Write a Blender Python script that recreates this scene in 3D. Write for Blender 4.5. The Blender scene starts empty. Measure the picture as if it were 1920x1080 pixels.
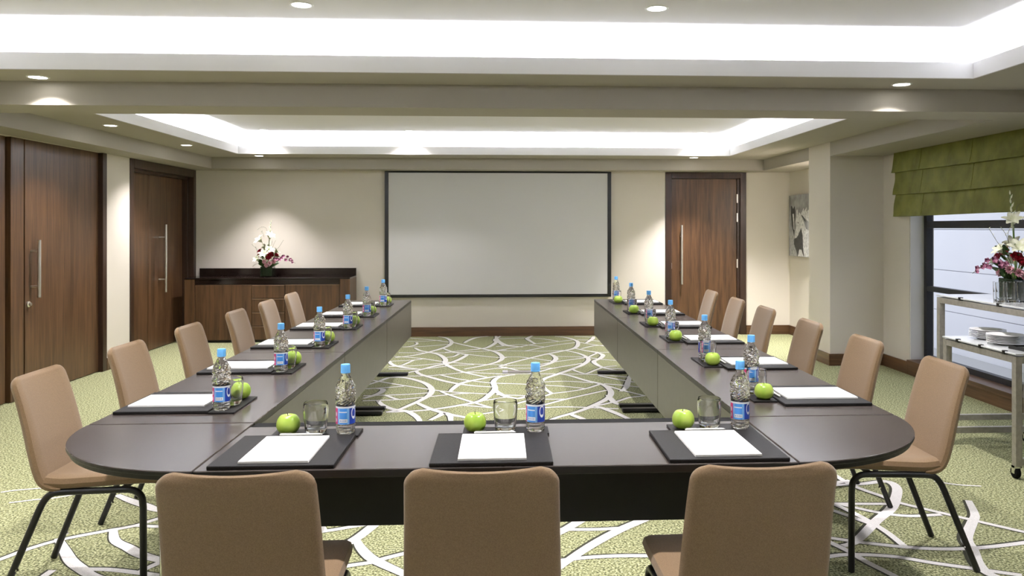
import bpy, bmesh, math, random
from mathutils import Vector, Matrix, Euler
random.seed(7)
PI = math.pi
SC = bpy.context.scene
COL = SC.collection

# ------------------------------------------------------------------ camera, world, exposure
cam_data = bpy.data.cameras.new('camera')
cam = bpy.data.objects.new('camera', cam_data)
COL.objects.link(cam)
YAW = 1520.0 / 29000.0
cam.location = (0, 0, 1.46)
cam.rotation_euler = (PI / 2, 0, -YAW)
cam_data.sensor_width = 36.0
cam_data.lens = 1520.0 / 1920.0 * 36.0
cam_data.shift_x = (960.0 - (945.0 + 1520.0 * math.tan(YAW))) / 1920.0
cam_data.shift_y = (427.0 - 540.0) / 1920.0
cam_data.clip_start = 0.02
SC.camera = cam

world = bpy.data.worlds.new('sky')
SC.world = world
world.use_nodes = True
bg = world.node_tree.nodes['Background']
bg.inputs[0].default_value = (0.86, 0.90, 1.0, 1)
bg.inputs[1].default_value = .72

SC.view_settings.view_transform = 'Standard'
SC.view_settings.look = 'None'
SC.view_settings.gamma = 1.0
SC.view_settings.use_curve_mapping = False
SC.view_settings.exposure = 1.12
SC.cycles.use_denoising = True
SC.cycles.max_bounces = 10
SC.cycles.diffuse_bounces = 5
SC.cycles.transparent_max_bounces = 16
SC.cycles.transmission_bounces = 8
SC.cycles.caustics_reflective = False
SC.cycles.caustics_refractive = False
SC.cycles.sample_clamp_indirect = 4.0

COVE_W = 7.0          # watts per metre of hidden cove strip
SPOT_W = 95.0         # watts of one ceiling downlight
COVE_COL = (0.86, 0.91, 1.0)
SPOT_COL = (1.0, 0.945, 0.935)

# room measures (metres, camera stands at x = y = 0)
XL, XR, YF, YN = -4.07, 4.03, 10.95, -1.6
Z_BULK, Z_SOFF, Z_UP = 2.22, 2.367, 2.64
TRAYS = ((-3.26, 2.86, -0.9, 4.80), (-3.26, 2.86, 5.95, 10.14))
SETB = 0.19

def cove_light(x0, x1, y0, y1):
    for (cx, cy, L, along_x) in (((x0+x1)/2, y0-0.075, x1-x0, True), ((x0+x1)/2, y1+0.075, x1-x0, True),
                                 (x0-0.075, (y0+y1)/2, y1-y0, False), (x1+0.075, (y0+y1)/2, y1-y0, False)):
        l = bpy.data.lights.new('cove_strip', 'AREA')
        l.shape = 'RECTANGLE'
        l.size, l.size_y = (L, 0.04) if along_x else (0.04, L)
        l.energy = COVE_W * L * (1.5 if y0 > 5 else 1.1)
        l.color = COVE_COL
        o = bpy.data.objects.new('cove_strip', l)
        COL.objects.link(o)
        o.location = (cx, cy, Z_SOFF + 0.035)
        o.rotation_euler = (PI, 0, 0)
        o['kind'] = 'helper'
for t in TRAYS:
    cove_light(*t)

# ------------------------------------------------------------------ materials
def mat(name, col, rough=0.5, metal=0.0, spec=0.5, trans=0.0, ior=1.45, emit=None, emit_s=0.0, coat=0.0, sheen=0.0):
    m = bpy.data.materials.new(name)
    m.use_nodes = True
    b = m.node_tree.nodes['Principled BSDF']
    b.inputs['Base Color'].default_value = (*col, 1)
    b.inputs['Roughness'].default_value = rough
    b.inputs['Metallic'].default_value = metal
    b.inputs['Specular IOR Level'].default_value = spec
    b.inputs['Transmission Weight'].default_value = trans
    b.inputs['IOR'].default_value = ior
    b.inputs['Coat Weight'].default_value = coat
    b.inputs['Sheen Weight'].default_value = sheen
    if emit:
        b.inputs['Emission Color'].default_value = (*emit, 1)
        b.inputs['Emission Strength'].default_value = emit_s
    return m

def nodes(m):
    return m.node_tree.nodes, m.node_tree.links, m.node_tree.nodes['Principled BSDF']

def noise_col(m, scale, c1, c2, lo=0.35, hi=0.65, stretch=(1, 1, 1), detail=3.0, bump=0.0, bump_dist=0.002, coord='Object'):
    n, l, b = nodes(m)
    tc = n.new('ShaderNodeTexCoord')
    mp = n.new('ShaderNodeMapping')
    mp.inputs['Scale'].default_value = stretch
    l.new(tc.outputs[coord], mp.inputs['Vector'])
    ns = n.new('ShaderNodeTexNoise')
    ns.inputs['Scale'].default_value = scale
    ns.inputs['Detail'].default_value = detail
    l.new(mp.outputs['Vector'], ns.inputs['Vector'])
    cr = n.new('ShaderNodeValToRGB')
    cr.color_ramp.elements[0].position = lo
    cr.color_ramp.elements[0].color = (*c1, 1)
    cr.color_ramp.elements[1].position = hi
    cr.color_ramp.elements[1].color = (*c2, 1)
    l.new(ns.outputs['Fac'], cr.inputs['Fac'])
    l.new(cr.outputs['Color'], b.inputs['Base Color'])
    if bump:
        bp = n.new('ShaderNodeBump')
        bp.inputs['Strength'].default_value = bump
        bp.inputs['Distance'].default_value = bump_dist
        l.new(ns.outputs['Fac'], bp.inputs['Height'])
        l.new(bp.outputs['Normal'], b.inputs['Normal'])
    return m

def wood(name, c1, c2, stretch, rough=0.38):
    m = mat(name, c1, rough)
    n, l, b = nodes(m)
    tc = n.new('ShaderNodeTexCoord')
    mp = n.new('ShaderNodeMapping'); mp.inputs['Scale'].default_value = stretch
    l.new(tc.outputs['Object'], mp.inputs['Vector'])
    n1 = n.new('ShaderNodeTexNoise'); n1.inputs['Scale'].default_value = 2.2; n1.inputs['Detail'].default_value = 6; n1.inputs['Distortion'].default_value = 0.6
    n2 = n.new('ShaderNodeTexNoise'); n2.inputs['Scale'].default_value = 9.0; n2.inputs['Detail'].default_value = 4
    l.new(mp.outputs['Vector'], n1.inputs['Vector']); l.new(mp.outputs['Vector'], n2.inputs['Vector'])
    mx = n.new('ShaderNodeMath'); mx.operation = 'MULTIPLY_ADD'; mx.inputs[1].default_value = 0.45
    l.new(n2.outputs['Fac'], mx.inputs[0]); l.new(n1.outputs['Fac'], mx.inputs[2])
    cr = n.new('ShaderNodeValToRGB')
    cr.color_ramp.elements[0].position = 0.52; cr.color_ramp.elements[0].color = (*c1, 1)
    cr.color_ramp.elements[1].position = 0.92; cr.color_ramp.elements[1].color = (*c2, 1)
    l.new(mx.outputs[0], cr.inputs['Fac']); l.new(cr.outputs['Color'], b.inputs['Base Color'])
    return m

M = {}
M['wall'] = noise_col(mat('wall_paint', (.6, .56, .5), .75), 1.3, (.69, .645, .58), (.72, .675, .61))
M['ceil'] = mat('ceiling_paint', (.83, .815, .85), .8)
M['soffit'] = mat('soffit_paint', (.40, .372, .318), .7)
M['lip'] = mat('cove_paint', (.76, .75, .74), .75)
M['wood'] = wood('walnut_veneer', (.046, .0225, .0100), (.118, .060, .027), (11, 11, .55))
M['wood_h'] = wood('walnut_horizontal', (.052, .025, .011), (.130, .066, .030), (.55, .55, 11))
M['wood_dark'] = wood('dark_walnut_frame', (.018, .0085, .005), (.046, .022, .012), (11, 11, .55))
M['counter'] = mat('dark_stone_counter', (.012, .007, .006), .12)
M['steel'] = noise_col(mat('brushed_steel', (.6, .58, .55), .3, 1.0), 60, (.78, .76, .72), (.90, .88, .84), stretch=(1, 1, .1))
M['chrome'] = mat('chrome', (.75, .75, .75), .12, 1.0)
M['alu'] = noise_col(mat('brushed_aluminium', (.42, .40, .36), .45, .6), 40, (.38, .36, .32), (.46, .44, .40))
M['black_metal'] = mat('black_powder_coat', (.008, .008, .009), .38)
M['window_black'] = mat('black_window_frame', (.010, .010, .013), .45)
M['chair'] = noise_col(mat('tan_fabric', (.27, .18, .115), .9, sheen=.25), 420, (.178, .111, .055), (.242, .158, .083), bump=.25, bump_dist=.0008)
M['table'] = noise_col(mat('dark_laminate', (.05, .044, .042), .24, spec=.18), 26, (.050, .041, .037), (.066, .055, .050), stretch=(1, 1, 1))
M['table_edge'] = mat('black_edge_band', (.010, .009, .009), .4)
M['panel'] = noise_col(mat('taupe_panel_laminate', (.085, .078, .062), .32), 18, (.080, .073, .058), (.092, .084, .067))
M['leather'] = noise_col(mat('black_leather', (.016, .015, .015), .5, spec=.12), 300, (.013, .012, .012), (.021, .020, .0195), bump=.2, bump_dist=.0006)
M['paper'] = mat('white_paper', (.88, .88, .88), .8)
M['pen'] = mat('white_pen', (.75, .75, .72), .3)
M['pen_clip'] = mat('pen_clip', (.6, .6, .6), .25, .9)
M['apple'] = noise_col(mat('green_apple_skin', (.28, .42, .05), .28), 22, (.22, .37, .035), (.40, .52, .085), lo=.3, hi=.75, stretch=(1, 1, .35))
M['stem'] = mat('apple_stem', (.06, .04, .015), .7)
M['water'] = mat('clear_bottle_water', (1, 1, 1), .02, trans=1.0, ior=1.33, coat=1.0)
M['water'].node_tree.nodes['Principled BSDF'].inputs['Coat IOR'].default_value = 1.9
M['glass'] = mat('clear_glass', (.98, .99, .99), .01, trans=1.0, ior=1.45)
M['cap'] = mat('blue_plastic_cap', (.14, .44, .86), .35)
M['black'] = mat('black_satin', (.008, .008, .008), .4)
M['screen'] = mat('projection_screen', (.70, .70, .72), .85)
M['blind'] = noise_col(mat('olive_blind_fabric', (.12, .12, .022), .6, spec=.25), 7, (.110, .112, .018), (.180, .180, .036), stretch=(1, 1, .8), detail=5, bump=.7, bump_dist=.02)
M['white_gloss'] = mat('white_porcelain', (.82, .82, .82), .15)
M['frosted'] = mat('white_backpainted_glass', (.72, .75, .77), .08, coat=.5)
M['facade'] = mat('white_facade', (.80, .80, .84), .8)
M['joint'] = mat('facade_joint', (.55, .55, .6), .8)
M['outside'] = mat('pavement', (.5, .5, .5), .9)
M['leaf'] = noise_col(mat('leaf_green', (.03, .07, .015), .45), 60, (.015, .04, .010), (.07, .13, .03))
M['stalk'] = mat('stalk_green', (.12, .2, .05), .5)
M['lily'] = noise_col(mat('lily_white', (.82, .84, .70), .5), 40, (.70, .74, .52), (.88, .88, .80))
M['rose'] = noise_col(mat('rose_red', (.35, .012, .03), .5), 60, (.22, .006, .02), (.46, .02, .045))
M['pink'] = noise_col(mat('carnation_pink', (.75, .42, .48), .6), 60, (.62, .28, .36), (.85, .60, .64))
M['orchid'] = noise_col(mat('orchid_magenta', (.3, .03, .12), .5), 70, (.10, .006, .04), (.62, .28, .42), lo=.42, hi=.72)
M['twig'] = mat('twig', (.10, .10, .06), .7)
M['vase_glass'] = mat('dark_green_vase', (.008, .020, .010), .08, coat=.6)
M['wood_highlight'] = wood('walnut_edge_highlight', (.16, .09, .05), (.26, .15, .085), (.6, 11, 11))  # paler walnut: light caught on the sideboard's edges, put into the colour
M['rubber'] = mat('black_rubber', (.008, .008, .008), .7, spec=.08)
M['lamp_ring'] = mat('lamp_ring_white', (.8, .8, .8), .4)
M['lamp'] = mat('lamp_lens', (1, 1, 1), .5, emit=(1.0, .97, .92), emit_s=9.0)
M['carpet_white'] = noise_col(mat('carpet_white_pile', (.66, .65, .64), .95), 260, (.66, .65, .65), (.84, .83, .83))
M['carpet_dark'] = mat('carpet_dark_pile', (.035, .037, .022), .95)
M['grey_cover'] = mat('grey_cover', (.28, .26, .25), .5, .3)
M['lilac_cover'] = mat('pale_cover', (.55, .54, .60), .5, .2)

def carpet_mat():
    m = mat('green_loop_carpet', (.3, .3, .15), .95)
    n, l, b = nodes(m)
    tc = n.new('ShaderNodeTexCoord')
    n1 = n.new('ShaderNodeTexNoise'); n1.inputs['Scale'].default_value = 95; n1.inputs['Detail'].default_value = 2.5; n1.inputs['Roughness'].default_value = .65
    l.new(tc.outputs['Object'], n1.inputs['Vector'])
    cr = n.new('ShaderNodeValToRGB')
    e = cr.color_ramp.elements
    e[0].position = .37; e[0].color = (.040, .044, .018, 1)
    e[1].position = .64; e[1].color = (.58, .59, .36, 1)
    k = e.new(.48); k.color = (.215, .228, .104, 1)
    l.new(n1.outputs['Fac'], cr.inputs['Fac'])
    l.new(cr.outputs['Color'], b.inputs['Base Color'])
    bp = n.new('ShaderNodeBump'); bp.inputs['Strength'].default_value = .4; bp.inputs['Distance'].default_value = .004
    l.new(n1.outputs['Fac'], bp.inputs['Height']); l.new(bp.outputs['Normal'], b.inputs['Normal'])
    return m
M['carpet'] = carpet_mat()

def pane_mat():
    m = bpy.data.materials.new('window_glass'); m.use_nodes = True
    n, l = m.node_tree.nodes, m.node_tree.links
    n.remove(n['Principled BSDF'])
    tr = n.new('ShaderNodeBsdfTransparent'); tr.inputs[0].default_value = (.96, .97, .98, 1)
    gl = n.new('ShaderNodeBsdfGlossy'); gl.inputs['Roughness'].default_value = .01
    fr = n.new('ShaderNodeFresnel'); fr.inputs[0].default_value = 1.3
    mx = n.new('ShaderNodeMixShader')
    ge = n.new('ShaderNodeNewGeometry')
    fr.inputs[0].default_value = 1.25
    om = n.new('ShaderNodeMath'); om.operation = 'SUBTRACT'; om.inputs[0].default_value = 1.0
    l.new(ge.outputs['Backfacing'], om.inputs[1])
    mu = n.new('ShaderNodeMath'); mu.operation = 'MULTIPLY'
    l.new(fr.outputs[0], mu.inputs[0]); l.new(om.outputs[0], mu.inputs[1])
    l.new(mu.outputs[0], mx.inputs[0]); l.new(tr.outputs[0], mx.inputs[1]); l.new(gl.outputs[0], mx.inputs[2])
    l.new(mx.outputs[0], n['Material Output'].inputs[0])
    return m
M['pane'] = pane_mat()

def label_mat():
    m = mat('bottle_label', (.1, .3, .7), .35)
    n, l, b = nodes(m)
    uv = n.new('ShaderNodeUVMap')
    sp = n.new('ShaderNodeSeparateXYZ'); l.new(uv.outputs[0], sp.inputs[0])
    def math_(op, a, bb=None, c=None):
        k = n.new('ShaderNodeMath'); k.operation = op
        for i, v in enumerate((a, bb, c)):
            if v is None: continue
            if isinstance(v, (int, float)): k.inputs[i].default_value = v
            else: l.new(v, k.inputs[i])
        return k.outputs[0]
    f = math_('FRACT', math_('MULTIPLY', sp.outputs[0], 2.0)); v = sp.outputs[1]
    cr = n.new('ShaderNodeValToRGB'); cr.color_ramp.interpolation = 'CONSTANT'
    e = cr.color_ramp.elements
    e[0].position = 0; e[0].color = (.02, .05, .32, 1)
    e[1].position = .10; e[1].color = (.62, .05, .20, 1)
    for p, c in ((.27, (.20, .42, .80)), (.36, (.06, .28, .75)), (.60, (.20, .45, .82)), (.68, (.015, .05, .34))):
        k = e.new(p); k.color = (*c, 1)
    l.new(f, cr.inputs['Fac'])
    col = cr.outputs['Color']
    def over(col, mask, c):
        k = n.new('ShaderNodeMix'); k.data_type = 'RGBA'
        l.new(mask, k.inputs['Factor']); l.new(col, k.inputs['A']); k.inputs['B'].default_value = (*c, 1)
        return k.outputs['Result']
    def rect(u0, u1, v0, v1):
        a = math_('MULTIPLY', math_('GREATER_THAN', f, u0), math_('LESS_THAN', f, u1))
        c = math_('MULTIPLY', math_('GREATER_THAN', v, v0), math_('LESS_THAN', v, v1))
        return math_('MULTIPLY', a, c)
    def ell(u, vv, ru, rv):
        a = math_('POWER', math_('DIVIDE', math_('SUBTRACT', f, u), ru), 2.0)
        c = math_('POWER', math_('DIVIDE', math_('SUBTRACT', v, vv), rv), 2.0)
        return math_('LESS_THAN', math_('ADD', a, c), 1.0)
    col = over(col, rect(.34, .62, .10, .30), (.85, .86, .88))
    for i in range(4):
        col = over(col, rect(.37 + i*.06, .40 + i*.06, .15, .25), (.25, .35, .6))
    col = over(col, rect(.33, .60, .66, .72), (.8, .83, .9))
    col = over(col, ell(.18, .55, .045, .14), (.85, .8, .85))
    col = over(col, ell(.18, .22, .04, .12), (.8, .72, .8))
    col = over(col, ell(.86, .60, .105, .34), (.86, .88, .92))
    col = over(col, ell(.86, .60, .075, .25), (.02, .05, .33))
    col = over(col, rect(.80, .92, .30, .42), (.85, .87, .92))
    col = over(col, rect(0, 1, .90, 1.01), (.78, .82, .88))
    l.new(col, b.inputs['Base Color'])
    return m
M['label'] = label_mat()

# ------------------------------------------------------------------ mesh helpers
class MB:
    def __init__(s): s.v, s.f, s.uv = [], [], None
    def box(s, x0, x1, y0, y1, z0, z1):
        b = len(s.v)
        s.v += [(x, y, z) for z in (z0, z1) for y in (y0, y1) for x in (x0, x1)]
        s.f += [tuple(b + i for i in q) for q in ((0, 2, 3, 1), (4, 5, 7, 6), (0, 1, 5, 4), (2, 6, 7, 3), (0, 4, 6, 2), (1, 3, 7, 5))]
        return s
    def grid(s, rows, close_u=False, close_v=False, cap=False):
        b = len(s.v); R = len(rows); C = len(rows[0])
        for r in rows: s.v += [tuple(p) for p in r]
        for i in range(R if close_u else R - 1):
            for j in range(C if close_v else C - 1):
                i2, j2 = (i + 1) % R, (j + 1) % C
                s.f.append((b + i*C + j, b + i*C + j2, b + i2*C + j2, b + i2*C + j))
        if cap:
            s.f.append(tuple(b + j for j in reversed(range(C))))
            s.f.append(tuple(b + (R-1)*C + j for j in range(C)))
        return s
    def lathe(s, prof, seg=24, cx=0, cy=0, cap=True, mod=None):
        rows = []
        for r, z in prof:
            rows.append([(cx + (r + (mod(r, z, 2*PI*k/seg) if mod else 0)) * math.cos(2*PI*k/seg),
                          cy + (r + (mod(r, z, 2*PI*k/seg) if mod else 0)) * math.sin(2*PI*k/seg), z) for k in range(seg)])
        return s.grid(rows, close_v=True, cap=cap)
    def tube(s, pts, r, seg=8, cap=True):
        P = [Vector(p) for p in pts]; rows = []; prev = None
        for i, p in enumerate(P):
            d = (P[min(i+1, len(P)-1)] - P[max(i-1, 0)]).normalized()
            if prev is None:
                a = d.orthogonal().normalized()
            else:
                a = (prev - d * prev.dot(d)).normalized()
            prev = a; b2 = d.cross(a)
            rr = r[i] if isinstance(r, (list, tuple)) else r
            rows.append([p + (a*math.cos(2*PI*k/seg) + b2*math.sin(2*PI*k/seg)) * rr for k in range(seg)])
        return s.grid(rows, close_v=True, cap=cap)
    def prism(s, poly, z0, z1):
        b = len(s.v); n = len(poly)
        s.v += [(x, y, z0) for x, y in poly] + [(x, y, z1) for x, y in poly]
        s.f.append(tuple(b + i for i in reversed(range(n)))); s.f.append(tuple(b + n + i for i in range(n)))
        for i in range(n):
            j = (i+1) % n; s.f.append((b+i, b+j, b+n+j, b+n+i))
        return s
    def mesh(s, name, m, bevel=0.0, smooth=False, seg=2):
        me = bpy.data.meshes.new(name)
        me.from_pydata([tuple(p) for p in s.v], [], s.f)
        bm = bmesh.new(); bm.from_mesh(me)
        bmesh.ops.recalc_face_normals(bm, faces=bm.faces)
        if bevel:
            ed = [e for e in bm.edges if len(e.link_faces) == 2 and e.calc_face_angle(0) > .6]
            bmesh.ops.bevel(bm, geom=ed, offset=bevel, segments=seg, profile=.5, affect='EDGES', clamp_overlap=True)
        if smooth:
            for f in bm.faces: f.smooth = True
            for e in bm.edges:
                if len(e.link_faces) == 2 and e.calc_face_angle(0) > .75: e.smooth = False
        bm.to_mesh(me); bm.free()
        for mm in (m if isinstance(m, (list, tuple)) else [m]): me.materials.append(M[mm] if isinstance(mm, str) else mm)
        return me

def obj(name, mb, m, parent=None, bevel=0.0, smooth=False, loc=None, rot=None, seg=2):
    me = mb if isinstance(mb, bpy.types.Mesh) else mb.mesh(name, m, bevel, smooth, seg)
    o = bpy.data.objects.new(name, me); COL.objects.link(o)
    if parent: o.parent = parent
    if loc: o.location = loc
    if rot: o.rotation_euler = rot
    return o

def edge_band(o, m='table_edge'):
    me = o.data; me.materials.append(M[m])
    for p in me.polygons:
        if p.normal.z < .35: p.material_index = 1
    return o
def tag(o, label, cat, group=None, kind=None):
    o['label'] = label; o['category'] = cat
    if group: o['group'] = group
    if kind: o['kind'] = kind
    return o
def thing(name, label, cat, loc=(0, 0, 0), rz=0.0, group=None, kind=None):
    o = bpy.data.objects.new(name, None); COL.objects.link(o)
    o.empty_display_size = .1
    o.location = loc; o.rotation_euler = (0, 0, rz)
    return tag(o, label, cat, group, kind)
def dup(root, loc, rz, label, group=None):
    r = root.copy(); COL.objects.link(r); r.location = loc; r.rotation_euler = (0, 0, rz)
    r['label'] = label
    if group: r['group'] = group
    for ch in list(root.children):
        c = ch.copy(); COL.objects.link(c); c.parent = r
        for g in list(ch.children):
            d = g.copy(); COL.objects.link(d); d.parent = c
    return r
def box(*a): return MB().box(*a)
def smooth_path(pts, n=6):
    P = [Vector(p) for p in pts]; out = []
    for i in range(len(P) - 1):
        p0 = P[i-1] if i else P[i]*2 - P[i+1]
        p1, p2 = P[i], P[i+1]
        p3 = P[i+2] if i + 2 < len(P) else p2*2 - p1
        for k in range(n):
            t = k / n
            out.append(.5*((2*p1) + (p2-p0)*t + (2*p0-5*p1+4*p2-p3)*t*t + (-p0+3*p1-3*p2+p3)*t**3))
    out.append(P[-1]); return out

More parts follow.
